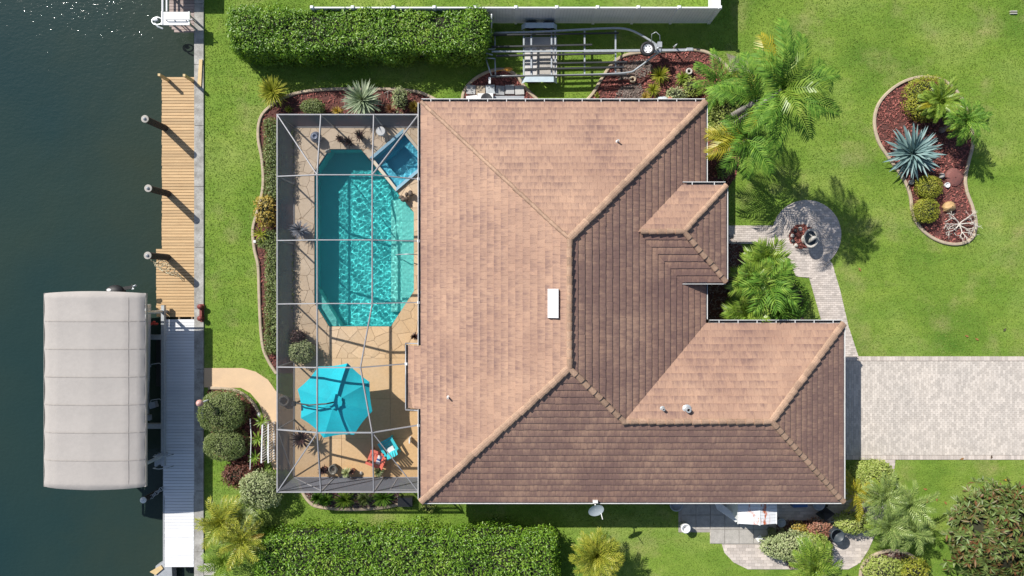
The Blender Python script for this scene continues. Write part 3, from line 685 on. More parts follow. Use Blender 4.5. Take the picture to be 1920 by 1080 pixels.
B().box(bx - .35, bx + .35, (by0 + by1) / 2 - .4, (by0 + by1) / 2 + .3, .6, 1.3, .08).build('console', WHITE, bt); B().box(bx - .45, bx + .45, (by0 + by1) / 2 + .7, (by0 + by1) / 2 + 1.1, .6, 1.0, .04).build('seat', WHITE, bt)
mx, my = W(218, 543, 1.0)
mt = B().lathe([(.001, -.25), (.25, -.22), (.30, 0), (.26, .18), (.12, .27), (.001, .28)], (mx, my - .1, 1.05), 18, 1.5, 1.1).build('outboard_engine', DARK, bt, True)
B().lathe([(.001, .0), (.12, .0), (.10, .02), (.001, .03)], (mx - .15, my - .02, 1.33), 12, 1, .6).build('engine_badge', WHITE, mt)
B().bar((mx + .35, my + .05, 1.0), (mx + .75, my + .12, .95), .16, .14).build('bracket', DARK, mt)
pb = B()
for k in range(3):
    a = k * 2 * PI / 3; pb.add([(mx + .78, my + .15, .98), (mx + .82 + .16 * math.cos(a), my + .15 + .16 * math.sin(a), 1.02), (mx + .88 + .14 * math.cos(a + .6), my + .17 + .14 * math.sin(a + .6), 1.06), (mx + .84, my + .12, 1.1)], [(0, 1, 2, 3)])
pb.tube([(mx + .7, my + .12, .95), (mx + .95, my + .2, 1.0)], .05, 8); pb.build('propeller', GALV, mt)

# neighbour's dock, top left
nb = thing('neighbour_dock', (*W(350, 50), 0), 'small weathered pinkish dock at the top of the seawall', 'dock')
x0, x1 = W(318, 0)[0], W(364.5, 0)[0]; k = 0
y = W(0, 61)[1]
while y < 20:
    B().box(x0 if k > 1 else x0 + .12 * (2 - k), x1, y, y + .135, .0, .04, .004).build('board', GREYW, nb); y += .142; k += 1
nbx = thing('cleaning_table', (*W(330, 34), 0), 'white rectangular table top on legs over the weathered dock', 'table')
q = [W(303, 47, .9), W(356, 22, .9)]
B().box(q[0][0], q[1][0], q[0][1], q[1][1], .84, .90, .01).build('table_top', WHITE, nbx)
for a_, b_, c_, d_ in ((q[0][0], q[0][0] + .06, q[0][1], q[1][1]), (q[1][0] - .05, q[1][0], q[0][1], q[1][1])): B().box(a_, b_, c_, d_, .903, .94).build('rim', VINYL, nbx)
for a_ in (q[0][0] + .45, q[1][0] - .1):
    for b_ in (q[0][1] + .1, q[1][1] - .1): B().box(a_ - .025, a_ + .025, b_ - .025, b_ + .025, .04, .838).build('leg', GREYP, nbx)
nr = thing('dock_railing', (*W(365, 50), 0), 'thin dark railing casting slanted shadows on the weathered dock', 'railing')
xx = [W(330, 0)[0], W(345, 0)[0], W(366, 0)[0], W(379, 0)[0]]; yy = W(0, 52)[1]
for x in xx: B().tube([(x, yy, 0.04), (x, yy, 1.0)], .022, 6).build('post', DARKW, nr)
B().bar((xx[0], yy, 1.0), (xx[-1], yy, 1.0), .04).build('top_rail', GREYP, nr)
pp = thing('pipe_rail', (*W(305, 5), 0), 'pair of white pipes running up from the white dock table', 'pipe rail')
for px in (305, 313): B().tube([W3(px, 22, .5), W3(px, -60, .5)], .05, 8).build('pipe', VINYL, pp)
rg = B(); c = W3(302, 45, -.1); torus(rg, (c[0], c[1], .25), .26, .035, 16, 'z', .7); rg.tube([W3(290, 43, .2), W3(296, 50, .25), W3(306, 54, .3)], .04, 6)
rg.lathe([(.001, -.05), (.12, 0), (.1, .1), (.001, .12)], (*W(293, 38, .2), .2), 10, 1.2, .8); tag(rg.build('outboard_bracket', GALV), 'silver curved bracket and cap hanging off the white dock table', 'bracket')
nc = thing('shade_caster_canopy', (*W(330, -110), 0), 'unseen canopy added beyond the top edge to shade the neighbouring dock', 'canopy')  # out of view, added and sized for the shadow it drops on dock and lawn
a, c_ = W(290, -26, 1.13), W(366, -400, 1.13)
B().box(a[0], c_[0], a[1], c_[1], 1.1, 1.16).build('roof_panel', GREYP, nc)
for x in (a[0] + .1, c_[0] - .1):
    for y in (a[1] + .1, c_[1] - .1): B().box(x - .04, x + .04, y - .04, y + .04, -1, 1.1).build('post', GREYP, nc)
# corner boat, bottom left
cb = thing('moored_skiff', (*W(292, 1085), -.9), 'grey skiff tip with tan cover at the south end of the dock', 'boat')
hb = B().prism([W(283, 1068), W(303, 1058), W(313, 1066), W(316, 1130), (W(272, 1130))], -.9, -.45); hb.build('hull', GREYP, cb)
B().prism([W(281, 1072, -.4), W(302, 1060, -.4), W(306, 1066, -.4), W(292, 1078, -.4)], -.445, -.38).build('cover', YELW, cb)

# ------------------------------------------------------------------ vinyl fence (north)
fy = W(0, 14, 1.83)[1]; fx1 = W(1350, 0, 1.83)[0]; pitch = 76.5 * (CH - 1.83) / CF
fn = thing('vinyl_fence', (fx1, fy, 0), 'white vinyl privacy fence standing north of the boat trailer', 'fence')
n = 10
for k in range(n + 1):
    x = fx1 - k * pitch
    B().box(x - .065, x + .065, fy - .065, fy + .065, 0, 1.86).build('post', VINYL, fn); B().box(x - .085, x + .085, fy - .085, fy + .085, 1.861, 1.91, .03).build('post_cap', VINYL, fn)
    if k < n:
        xa, xb = x - pitch + .066, x - .066
        B().box(xa, xb, fy - .02, fy + .02, .12, 1.70).build('panel', VINYL, fn)
        for z in (.05, 1.70): B().box(xa, xb, fy - .03, fy + .03, z, z + .13).build('rail', VINYL, fn)
        g = B(); xx = xa + .15
        while xx < xb - .05: g.box(xx, xx + .006, fy - .0225, fy - .019, .2, 1.68); xx += .15
        tag(g.build('board_groove', GREYP, fn), kind='stuff')
for k in range(1, 5):
    y = fy + k * 2.4
    B().box(fx1 - .065, fx1 + .065, y - .065, y + .065, 0, 1.86).build('post', VINYL, fn)
    B().box(fx1 - .02, fx1 + .02, y - 2.4 + .066, y - .066, .12, 1.70).build('panel', VINYL, fn)
    for z in (.05, 1.70): B().box(fx1 - .03, fx1 + .03, y - 2.4 + .086, y - .086, z, z + .13).build('rail', VINYL, fn)

# ------------------------------------------------------------------ house
EZ = 2.8
hx0, hx1, hy0, hy1 = -4.09, 8.72, -9.63, 8.38
house = thing('house', (2.3, -.6, 0), 'single storey house with a hipped roof of brown concrete tiles', 'house')
def wallring(name, x0, x1, y0, y1, z1): B().box(x0, x1, y0, y1, 0, z1).build(name, WALLM, house)
wallring('wall', hx0 + .5, hx1 - .5, hy0 + .5, hy1 - .5, 2.75); wallring('wall', hx1 - .497, 14.43, hy0 + .503, -2.11, 2.745); wallring('wall', hx1 - .7, 8.97, .75, 4.07, 3.3)
gdz = B(); gdz.box(14.432, 14.46, -8.6, -3.7, .02, 2.2); gd_ = gdz.build('garage_door', WHITE, house)
for k in range(4): B().box(14.461, 14.475, -8.5, -3.8, .1 + k * .54, .56 + k * .54).build('door_panel', WHITE, gd_)
for y0 in (-7.2, -1.0, 2.0, 5.2):
    f = B().box(hx0 + .46, hx0 + .497, y0, y0 + 1.8, .1, 2.15).build('sliding_door', WHITE, house); B().box(hx0 + .45, hx0 + .458, y0 + .08, y0 + 1.72, .16, 2.08).build('pane', GLASS, f)
for x0, y0 in ((-1, hy1 - .497), (4, hy1 - .497)):
    f = B().box(x0, x0 + 1.4, y0, y0 + .04, .9, 2.1).build('window', WHITE, house); B().box(x0 + .06, x0 + 1.34, y0 + .041, y0 + .05, .96, 2.04).build('pane', GLASS, f)
for x0 in (-1, 3, 7):
    f = B().box(x0, x0 + 1.4, hy0 + .46, hy0 + .497, .9, 2.1).build('window', WHITE, house); B().box(x0 + .06, x0 + 1.34, hy0 + .45, hy0 + .458, .96, 2.04).build('pane', GLASS, f)
f = B().box(8.973, 9.0, 1.9, 2.9, .02, 2.1).build('front_door', POSTW, house)

T0 = .052                                 # tile bed above the roof plane
PL = .5                                   # pitch: rise over run
# slope: eave origin, outward normal (plan), z0 eave, region polygon, hip clips (a,b,c keep <=)
mrx = (hx0 + hx1) / 2; rn = hy1 - (hx1 - mrx); rs = hy0 + (hx1 - mrx); RZ = EZ + (hx1 - mrx) * PL
gx1, gy1 = 14.93, -1.61; gyr = (hy0 + gy1) / 2; gz = EZ + (gyr - hy0) * PL; gxe = gx1 - (gyr - hy0); gxw = hx1 - 2 * (gz - EZ)
ez = 3.42; ex1, ey1, ey0 = 9.44, 4.53, .28; eyr = (ey0 + ey1) / 2; ehz = ez + (eyr - ey0) * PL; exe = ex1 - (eyr - ey0); exw = hx1 - 2 * (ehz - EZ)
exn = hx1 - 2 * (ez - EZ)
bx0 = hx0 - .62; bya, byb = W(0, 765, 2.55)[1], W(0, 648, 2.55)[1]
SL = {
 'west': (hx0, EZ, (-1, 0), [(hx0, hy0), (mrx, rs), (mrx, rn), (hx0, hy1)]),
 'bump': (bx0, EZ - .31, (-1, 0), [(bx0, bya), (hx0, bya), (hx0, byb), (bx0, byb)]),
 'north': (hy1, EZ, (0, 1), [(hx0, hy1), (mrx, rn), (hx1, hy1)]),
 'east': (hx1, EZ, (1, 0), [(hx1, hy1), (mrx, rn), (mrx, rs), (gxw, gyr), (hx1, gy1), (hx1, ey0 - .1), (exn, ey0), (exw, eyr), (exn, ey1), (hx1, ey1 + .1)]),
 'south': (hy0, EZ, (0, -1), [(hx0, hy0), (mrx, rs), (gxw, gyr), (gxe, gyr), (gx1, hy0)]),
 'gnorth': (gy1, EZ, (0, 1), [(hx1, gy1), (gxw, gyr), (gxe, gyr), (gx1, gy1)]),
 'geast': (gx1, EZ, (1, 0), [(gx1, gy1), (gxe, gyr), (gx1, hy0)]),
 'enorth': (ey1, ez, (0, 1), [(exn, ey1), (exw, eyr), (exe, eyr), (ex1, ey1)]),
 'esouth': (ey0, ez, (0, -1), [(exn, ey0), (exw, eyr), (exe, eyr), (ex1, ey0)]),
 'eeast': (ex1, ez, (1, 0), [(ex1, ey1), (exe, eyr), (ex1, ey0)]),
}
# the valleys: a slope may run on under its neighbour there, so only hips and ridges clip
def cl(p, q, keep):                       # half plane through p,q keeping the side of point keep
    a, b = q[1] - p[1], p[0] - q[0]; c = a * p[0] + b * p[1]
    if a * keep[0] + b * keep[1] > c: a, b, c = -a, -b, -c
    l = math.hypot(a, b); return (a / l, b / l, c / l)
A_, B_, C_, D_ = (hx0, hy0), (mrx, rs), (mrx, rn), (hx0, hy1)
CLP = {'west': [cl(A_, B_, (0, 0)), cl(B_, C_, (0, 0)), cl(C_, D_, (0, 0))], 'bump': [cl((hx0, 0), (hx0, 1), (-9, 0)), (0, -1, -bya), (0, 1, byb)],
 'north': [cl(D_, C_, (mrx, 8)), cl(C_, (hx1, hy1), (mrx, 8))], 'east': [cl(C_, (hx1, hy1), (8, 0)), cl(B_, C_, (8, 0)), cl(B_, (gxw, gyr), (8, 0)), (0, -1, -gyr)],
 'south': [cl(A_, B_, (2, -9)), 'reflex', (0, 1, rs), cl((gxe, gyr), (gx1, hy0), (8, -9))],
 'gnorth': [cl((gxe, gyr), (gx1, gy1), (9, -2)), (0, -1, -gyr), cl((gxw, gyr), (hx1, gy1), (12, -4)) ], 'geast': [cl((gxe, gyr), (gx1, gy1), (14.8, -5)), cl((gxe, gyr), (gx1, hy0), (14.8, -5))],
 'enorth': [(0, -1, -eyr), cl((exe, eyr), (ex1, ey1), (7, 4.4))], 'esouth': [(0, 1, eyr), cl((exe, eyr), (ex1, ey0), (7, .4))], 'eeast': [cl((exe, eyr), (ex1, ey1), (9.4, eyr)), cl((exe, eyr), (ex1, ey0), (9.4, eyr))]}
roof = B()
rb = B()
def plane_z(s, x, y):
    e, z0, n, _ = SL[s]; run = (e - x) * n[0] if n[0] else (e - y) * n[1]
    return z0 + run * PL
for s, (e, z0, n, poly) in SL.items():
    P = [(x, y, plane_z(s, x, y)) for x, y in poly]; N = len(P)
    loops = [[Vector((p[0], p[1], 0)) for p in P]]
    for t in tessellate_polygon(loops):
        a, b_, c = (Vector(P[i]) for i in t); f = t if (b_ - a).cross(c - a).z > 0 else t[::-1]
        rb.add([P[i] for i in f], [(0, 1, 2)])
roof_o = rb.build('roof', ROOFU, house)
RO = wloc(roof_o)
EX, TW, TL = .304, .33, .36
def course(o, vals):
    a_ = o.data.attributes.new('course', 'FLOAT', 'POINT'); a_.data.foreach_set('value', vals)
stufft = {k: [] for k in ROOFM}
cands = []; stuffb = {k: B() for k in ROOFM}
def tile_geom(poly, s, v0, run0):
    """poly in plan; thin wedge lying on the slope, thick at the butt"""
    e, z0, n, _ = SL[s]
    def h(x, y):
        run = (e - x) * n[0] if n[0] else (e - y) * n[1]; t = (run - run0) / TL
        return z0 + run * PL + T0 - .040 * t
    m = len(poly); top = [(x, y, h(x, y)) for x, y in poly]; bot = [(x, y, h(x, y) - .044) for x, y in poly]
    if sum(poly[i - 1][0] * poly[i][1] - poly[i][0] * poly[i - 1][1] for i in range(m)) < 0: top, bot = top[::-1], bot[::-1]
    T_ = [min(1, max(0, (((e - p[0]) * n[0] if n[0] else (e - p[1]) * n[1]) - run0) / TL)) for p in top]
    return top + bot, T_ + T_, [tuple(range(m))] + [(i, m + i, m + (i + 1) % m, (i + 1) % m) for i in range(m)]
for s, (e, z0, n, poly) in SL.items():
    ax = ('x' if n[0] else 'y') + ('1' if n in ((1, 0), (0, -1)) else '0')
    us = [p[1] if n[0] else p[0] for p in poly]; runs = [((e - p[0]) * n[0] if n[0] else (e - p[1]) * n[1]) for p in poly]
    row = 0; r0 = -.03
    while r0 < max(runs):
        u = min(us) - .4 - (row % 2) * TW / 2
        while u < max(us) + .4:
            j = random.uniform(-.007, .007); sk = random.uniform(-.006, .006)
            a, b_ = r0 + j, r0 + TL
            if s == 'bump': b_ = min(b_, .62)
            def pt(run, uu): return (e - run * n[0], uu) if n[0] else (uu, e - run * n[1])
            q = [pt(a + sk, u + .0025), pt(a - sk, u + TW - .0025), pt(b_, u + TW - .0025), pt(b_, u + .0025)]
            full = True; qq = q
            for c in CLP[s]:
                if c == 'reflex': c = cl(B_, (gxw, gyr), (4, -9)) if u + TW / 2 < gxw else (0, 1, gyr)
                if any(c[0] * x + c[1] * y > c[2] for x, y in qq): full = False; qq = clip(qq, *c)
                if len(qq) < 3: break
            if len(qq) >= 3:
                xs_ = np.array([p[0] for p in qq] + [sum(p[0] for p in qq) / len(qq)]); ys_ = np.array([p[1] for p in qq] + [sum(p[1] for p in qq) / len(qq)])
                xs_ = xs_ + .002 * (np.mean(xs_) - xs_); ins = inside(poly, xs_, ys_)
                if ins.any():
                    area = abs(sum(qq[i - 1][0] * qq[i][1] - qq[i][0] * qq[i - 1][1] for i in range(len(qq)))) / 2
                    if area > .004:
                        ctr = (xs_[-1], ys_[-1]); d = plane_z(s, *ctr)
                        cands.append((0 if (full and ins.all()) else 1, (CH - d), ctr, qq, s, r0, ax))
            u += TW
        r0 += EX; row += 1
cands.sort(key=lambda c: (c[0], c[1])); seen_t = set()
ntile = 0
for cflag, d, ctr, qq, s, r0, ax in cands:
    V, T_, F = tile_geom(qq, s, 0, r0)
    if not cflag and ntile < 300:
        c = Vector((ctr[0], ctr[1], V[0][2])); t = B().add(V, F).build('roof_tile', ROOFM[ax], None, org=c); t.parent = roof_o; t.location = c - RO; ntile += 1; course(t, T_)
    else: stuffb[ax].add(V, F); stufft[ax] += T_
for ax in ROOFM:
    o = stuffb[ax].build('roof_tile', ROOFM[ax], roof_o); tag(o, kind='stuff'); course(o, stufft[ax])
# ridge and hip tiles
def caps(p, q, lift=.04, w=.23, ln=.36):
    p, q = Vector(p), Vector(q); d = q - p; L = d.length; d.normalize(); u = d.cross(Vector((0, 0, 1))).normalized(); nn = u.cross(d)
    n = max(1, int(L / ln)); st = L / n; proto = None
    for k in range(n):
        bb = B(); V = []
        for t, s_, l in ((0, 1.14, .034), (st * 1.06, .90, 0)):
            for a in (-90, -50, -18, 18, 50, 90):
                r = math.radians(a); V.append(u * (math.sin(r) * w / 2 * s_) + nn * (math.cos(r) * .075 * s_ + l) + d * t)
        bb.add(V, [(i, i + 1, 7 + i, 6 + i) for i in range(5)] + [tuple(range(5, -1, -1))])
        if proto is None: proto = bb.build('ridge_tile', RIDGE, None, org=(0, 0, 0)); o = proto
        else: o = proto.copy(); COL.objects.link(o)
        o.parent = roof_o; o.location = p + d * (st * k) + Vector((random.uniform(-.012, .012), random.uniform(-.012, .012), lift + random.uniform(0, .01))) - RO
def Z3(p, z): return (p[0], p[1], z)
caps((mrx, rn, RZ), (mrx, rs, RZ)); caps((hx0, hy1, EZ), (mrx, rn, RZ), .0, .16); caps((hx1, hy1, EZ), (mrx, rn, RZ), .03, .30); caps((hx0, hy0, EZ), (mrx, rs, RZ), .03, .30)
caps((gxw, gyr, gz), (mrx, rs, RZ)); caps((gxw - .1, gyr, gz), (gxe, gyr, gz)); caps((gx1, hy0, EZ), (gxe, gyr, gz)); caps((gx1, gy1, EZ), (gxe, gyr, gz), .03, .30)
caps((exw + .1, eyr, ehz), (exe, eyr, ehz)); caps((ex1, ey1, ez), (exe, eyr, ehz), .03); caps((ex1, ey0, ez), (exe, eyr, ehz))
# fascia and gutters
def gutter(p, q, out, z, straps=True, w=.13):
    p, q = Vector((*p, z)), Vector((*q, z)); o_ = Vector((*out, 0)); d = (q - p).normalized()
    fb = B(); fb.bar(p - o_ * .03 - Vector((0, 0, .10)), q - o_ * .03 - Vector((0, 0, .10)), .03, .2); fb.build('fascia', WHITE, house)
    gb = B()
    for a, b2, z0, z1 in ((0, .012, -.12, .0), (w, w + .022, -.12, .015), (0, w, -.125, -.11)):
        x0, x1 = p + o_ * a, q + o_ * b2
        gb.box(min(x0.x, x1.x), max(x0.x, x1.x), min(x0.y, x1.y), max(x0.y, x1.y), z + z0, z + z1)
    g = gb.build('gutter', WHITE, house)
    fl = B(); x0, x1 = p + o_ * .014, q + o_ * (w - .002); fl.box(min(x0.x, x1.x), max(x0.x, x1.x), min(x0.y, x1.y), max(x0.y, x1.y), z - .108, z - .10); fl.build('gutter_channel', DARKW, g)
    if straps:
        L = (q - p).length; n = int(L / .85)
        for k in range(n):
            c = p + d * ((k + .5) * L / n); B().bar(c, c + o_ * (w + .02), .03, .012).build('strap', WHITE, g)
GO = .02
gutter((hx0, hy1 + GO), (hx1, hy1 + GO), (0, 1), EZ + .0)
gutter((hx1 + GO, ey1 + .15), (hx1 + GO, hy1), (1, 0), EZ, False, .07); gutter((hx1 + GO, gy1 + .2), (hx1 + GO, ey0 - .1), (1, 0), EZ, False, .07)
gutter((hx1 + .2, gy1 + GO), (gx1, gy1 + GO), (0, 1), EZ); gutter((gx1 + GO, hy0), (gx1 + GO, gy1), (1, 0), EZ, False, .07)
gutter((hx0, hy0 - GO), (gx1, hy0 - GO), (0, -1), EZ, False, .07)
gutter((exn, ey1 + GO), (ex1, ey1 + GO), (0, 1), ez); gutter((ex1 + GO, ey0), (ex1 + GO, ey1), (1, 0), ez, False, .07); gutter((exn, ey0 - GO), (ex1, ey0 - GO), (0, -1), ez, False, .07)
gutter((hx0 - GO, hy0 + .1), (hx0 - GO, bya - .02), (-1, 0), EZ, False, .12); gutter((hx0 - GO, byb + .02), (hx0 - GO, hy1), (-1, 0), EZ, False, .12)
gutter((bx0 - GO, bya - .02), (bx0 - GO, byb + .02), (-1, 0), EZ - .31, False, .11)
# roof fittings
vx, vy = W(1037, 569, 5.75)
v = B(); P = []
for dz, ii in ((0.05, 0), (.2, .02)):
    for a, b_ in ((-1, -1), (1, -1), (1, 1), (-1, 1)):
        x, y = vx + a * (.22 - ii), vy + b_ * (.60 - ii); P.append((x, y, plane_z('west', x, y) + dz))
v.add(P, [(4, 5, 6, 7), (0, 1, 5, 4), (1, 2, 6, 5), (2, 3, 7, 6), (3, 0, 4, 7)]); v.build('roof_vent', VINYL, roof_o)
for px, py, s, r, z in ((1160, 262, 'north', .04, 4.2), (841, 744, 'west', .04, 3.4), (1242, 766, 'gnorth', .06, 4.6), (1288, 767, 'gnorth', .11, 4.6)):
    x, y = W(px, py, z); zz = plane_z(s, x, y); B().lathe([(r * 1.8, .04), (r * 1.1, .08), (r, .3), (r, .33), (r * .6, .33), (r * .6, .2)], (x, y, zz), 14).build('vent_pipe', GALV if r > .05 else WHITE, roof_o)
# satellite dish
x, y = W(1116, 942, 2.9); dsh = thing('satellite_dish', (x, y, 2.7), 'pale oval satellite dish on an arm at the south eave', 'satellite dish')
dx, dy = W(1118, 958, 3.0); c = Vector((dx, dy, 2.95)); nrm = Vector((.15, -.5, .85)).normalized(); u = nrm.orthogonal().normalized(); w = nrm.cross(u); V = [c - nrm * .06]
for rr in (.15, .26, .36):
    V += [c + (u * math.cos(a * PI / 12) + w * math.sin(a * PI / 12)) * rr - nrm * (.06 * (1 - (rr / .36) ** 2)) for a in range(24)]
F = [(0, 1 + k, 1 + (k + 1) % 24) for k in range(24)] + [(1 + i * 24 + k, 1 + (i + 1) * 24 + k, 1 + (i + 1) * 24 + (k + 1) % 24, 1 + i * 24 + (k + 1) % 24) for i in range(2) for k in range(24)]
B().add(V, F).build('reflector', GREYP if False else M('dish_grey', (.45, .5, .52), (.4, .45, .47), rough=.5), dsh, True)
B().tube([(x, y, 2.72), (x, y - .1, 2.95), c - nrm * .08], .03, 8).build('mast', WHITE, dsh); B().tube([c - w * .34, c - w * .3 + nrm * .35], .02, 6).build('feed_arm', WHITE, dsh)
B().obox((x, y + .05), .22, .12, 2.82, 2.98).build('mount', WHITE, dsh)

# ------------------------------------------------------------------ pool, spa, deck
db = B()
for q in subtract([(DX0, DY0), (DX1, DY0), (DX1, DY1), (DX0, DY1)], POOL):
    for r in subtract(q, SPA, .02):
        if sum(r[i - 1][0] * r[i][1] - r[i][0] * r[i - 1][1] for i in range(len(r))) < 0: r = r[::-1]
        db.add([(p[0], p[1], .012) for p in r], [tuple(range(len(r)))])
deck = tag(db.build('pool_deck', MORTAR), kind='structure')
seeds = []
gx = DX0 - .4
sp = .62
ii = 0
yy = DY0 - .4
while yy < DY1 + .5:
    xx = DX0 - .4 + (ii % 2) * sp / 2
    while xx < DX1 + .5: seeds.append((xx + random.uniform(-.24, .24), yy + random.uniform(-.24, .24))); xx += sp
    yy += sp * .9; ii += 1
def outp(poly, p):                      # outward half planes of a convex polygon
    r = []
    cx = sum(q[0] for q in poly) / len(poly); cy = sum(q[1] for q in poly) / len(poly)
    for i in range(len(poly)):
        a, b_, c = cl(poly[i - 1], poly[i], (cx, cy)); r.append((a * p[0] + b_ * p[1] - c, (a, b_, c)))
    return max(r, key=lambda t: t[0])
for i, s in enumerate(seeds):
    q = [(DX0, DY0), (DX1, DY0), (DX1, DY1), (DX0, DY1)]
    for j, t in enumerate(seeds):
        if i != j:
            dx, dy = t[0] - s[0], t[1] - s[1]; d2 = dx * dx + dy * dy
            if d2 < 5:
                l = math.sqrt(d2); q = clip(q, dx / l, dy / l, (dx * (s[0] + t[0]) + dy * (s[1] + t[1])) / 2 / l - .009)
                if len(q) < 3: break
    q = clip(q, 0, -1, 3.45) if len(q) > 2 else q
    if len(q) < 3: continue
    for r in subtract(q, POOL, .012):
        for r2 in subtract(r, SPA, .15):
            if parea(r2) > .012: B().prism(r2, .013, .030 + random.uniform(-.002, .002)).build('flagstone', DECKM, deck)

yy = -3.47
for hgt in (2.0, 1.95, 1.92):
    xx = DX0
    for wd in (2.35, 2.4, 2.35): B().box(xx + .006, xx + wd - .006, yy - hgt + .008, yy, .013, .029, .004).build('deck_slab', DECKM, deck); xx += wd
    yy -= hgt
def basin(name, poly, depth, mat, t, zt=0.0):
    b = B(); n = len(poly)
    if sum(poly[i - 1][0] * poly[i][1] - poly[i][0] * poly[i - 1][1] for i in range(n)) < 0: poly = poly[::-1]
    V = [(p[0], p[1], zt) for p in poly] + [(p[0], p[1], -depth) for p in poly]
    b.add(V, [tuple(range(n, 2 * n))] + [((i + 1) % n, i, n + i, n + (i + 1) % n) for i in range(n)])
    o = b.build(name, mat, t); o.cycles.is_caustics_receiver = True; return o
def inset(poly, d):
    out = list(poly); cx = sum(q[0] for q in poly) / len(poly); cy = sum(q[1] for q in poly) / len(poly)
    q = [(p[0] + (p[0] - cx) * 3, p[1] + (p[1] - cy) * 3) for p in poly]
    for i in range(len(poly)):
        a, b_, c = cl(poly[i - 1], poly[i], (cx, cy)); q = clip(q, a, b_, c - d)
    return q
def waves(name, poly, z, mat, t, amp, seed, step=.025):
    r2 = np.random.default_rng(seed); xs = [p[0] for p in poly]; ys = [p[1] for p in poly]
    nx = int((max(xs) - min(xs)) / step) + 2; ny = int((max(ys) - min(ys)) / step) + 2
    X, Y = np.meshgrid(min(xs) + np.arange(nx) * step, min(ys) + np.arange(ny) * step); Z = np.zeros_like(X)
    for i in range(46):
        L = r2.uniform(.10, .38); a = r2.uniform(0, 2 * PI); k = 2 * PI / L
        Z += L * amp * np.sin(k * (X * math.cos(a) + Y * math.sin(a)) + r2.uniform(0, 6.28))
    V = np.stack([X, Y, Z + z], -1).reshape(-1, 3)
    idx = np.arange(nx * ny).reshape(ny, nx); F = np.stack([idx[:-1, :-1], idx[:-1, 1:], idx[1:, 1:], idx[1:, :-1]], -1).reshape(-1, 4)
    c = V[F].mean(1); po = inset(poly, -.02); F = F[inside(po, c[:, 0], c[:, 1])]
    u, inv = np.unique(F, return_inverse=True); o = npmesh(name, V[u], inv.reshape(F.shape), mat, t, True)
    o.cycles.is_caustics_caster = True; return o
pool = thing('swimming_pool', (*W(683, 450), -1.5), 'long eight sided turquoise swimming pool under the screen cage', 'swimming pool')
basin('shell', POOL, 1.30, PLAST, pool)
ring = inset(POOL, .004)
b = B(); n = len(ring)
if sum(ring[i - 1][0] * ring[i][1] - ring[i][0] * ring[i - 1][1] for i in range(n)) < 0: ring = ring[::-1]
b.add([(p[0], p[1], -.002) for p in ring] + [(p[0], p[1], -.16) for p in ring], [((i + 1) % n, i, n + i, n + (i + 1) % n) for i in range(n)]); b.build('waterline_tile', TILEB, pool)
# shelf steps along the house side
Rx = W(776, 0)[0]
for k, (w, z) in enumerate(((.62, -.30), (.95, -.60), (1.25, -.92))):
    q = inset(POOL, .006 + .004 * k)
    q = clip(q, -1, 0, -(Rx - w))
    q = clip(q, 0, 1, W(0, 372)[1]); q = clip(q, 0, -1, -W(0, 585)[1])
    o = B().prism(q, -1.29 + .01 * k, z).build('step', PSTEP, pool); o.cycles.is_caustics_receiver = True
# swim-out seat lower left
g0, g1 = POOL[6], POOL[5]
a, b_, c = cl(g0, g1, W(680, 450)); q = clip(inset(POOL, .006), -a, -b_, -(c - .42)); o = B().prism(q, -1.29, -.42).build('seat_ledge', PSTEP, pool); o.cycles.is_caustics_receiver = True
waves('water', POOL, -.09, POOLW, pool, .0016, 3)
hr = pool
for dyp in (0,):
    y = W(0, 478)[1]
    B().tube([(Rx + .25, y, .02), (Rx + .15, y, .6), (Rx - .2, y, .75), (Rx - .7, y, .35), (Rx - .95, y, -.2), (Rx - .95, y, -.7)], .024, 8).build('handrail', GALV, pool, True)
spa = thing('spa', (*W(750, 300), -.5), 'square blue raised spa set cornerwise by the pool', 'spa')
basin('shell', SPA, .95, PLAST2, spa, .08)
out = inset(SPA, -.14)
b = B(); n = 4
o2, i2 = out, SPA
if sum(o2[i - 1][0] * o2[i][1] - o2[i][0] * o2[i - 1][1] for i in range(4)) < 0: o2 = o2[::-1]
if sum(i2[i - 1][0] * i2[i][1] - i2[i][0] * i2[i - 1][1] for i in range(4)) < 0: i2 = i2[::-1]
def near(p, L): return min(L, key=lambda q: math.hypot(p[0] - q[0], p[1] - q[1]))
i2 = [near(p, i2) for p in o2]
for i in range(4):
    j = (i + 1) % 4; a, b2, c, d = o2[i], o2[j], i2[j], i2[i]
    B().prism([a, b2, c, d], .0, .16).build('coping', COPE if i % 2 else M('spa_blue_tile', (.30, .50, .62), (.24, .42, .54), rough=.35, ns=12), spa)
q = inset(SPA, .35)
b = B(); ins_ = inset(SPA, .004)
for i in range(4):
    c1 = ins_; 
seatp = ins_
o = B().sheet(ins_, -.40, [inset(SPA, .36)]).build('seat', PLAST2, spa); o.cycles.is_caustics_receiver = True
ip = inset(SPA, .36); n = 4
if sum(ip[i - 1][0] * ip[i][1] - ip[i][0] * ip[i - 1][1] for i in range(4)) < 0: ip = ip[::-1]
o = B().add([(p[0], p[1], -.401) for p in ip] + [(p[0], p[1], -.949) for p in ip], [((i + 1) % n, i, n + i, n + (i + 1) % n) for i in range(n)]).build('seat_riser', PLAST2, spa); o.cycles.is_caustics_receiver = True
waves('water', inset(SPA, .003), .02, SPAW, spa, .0028, 9, .025)

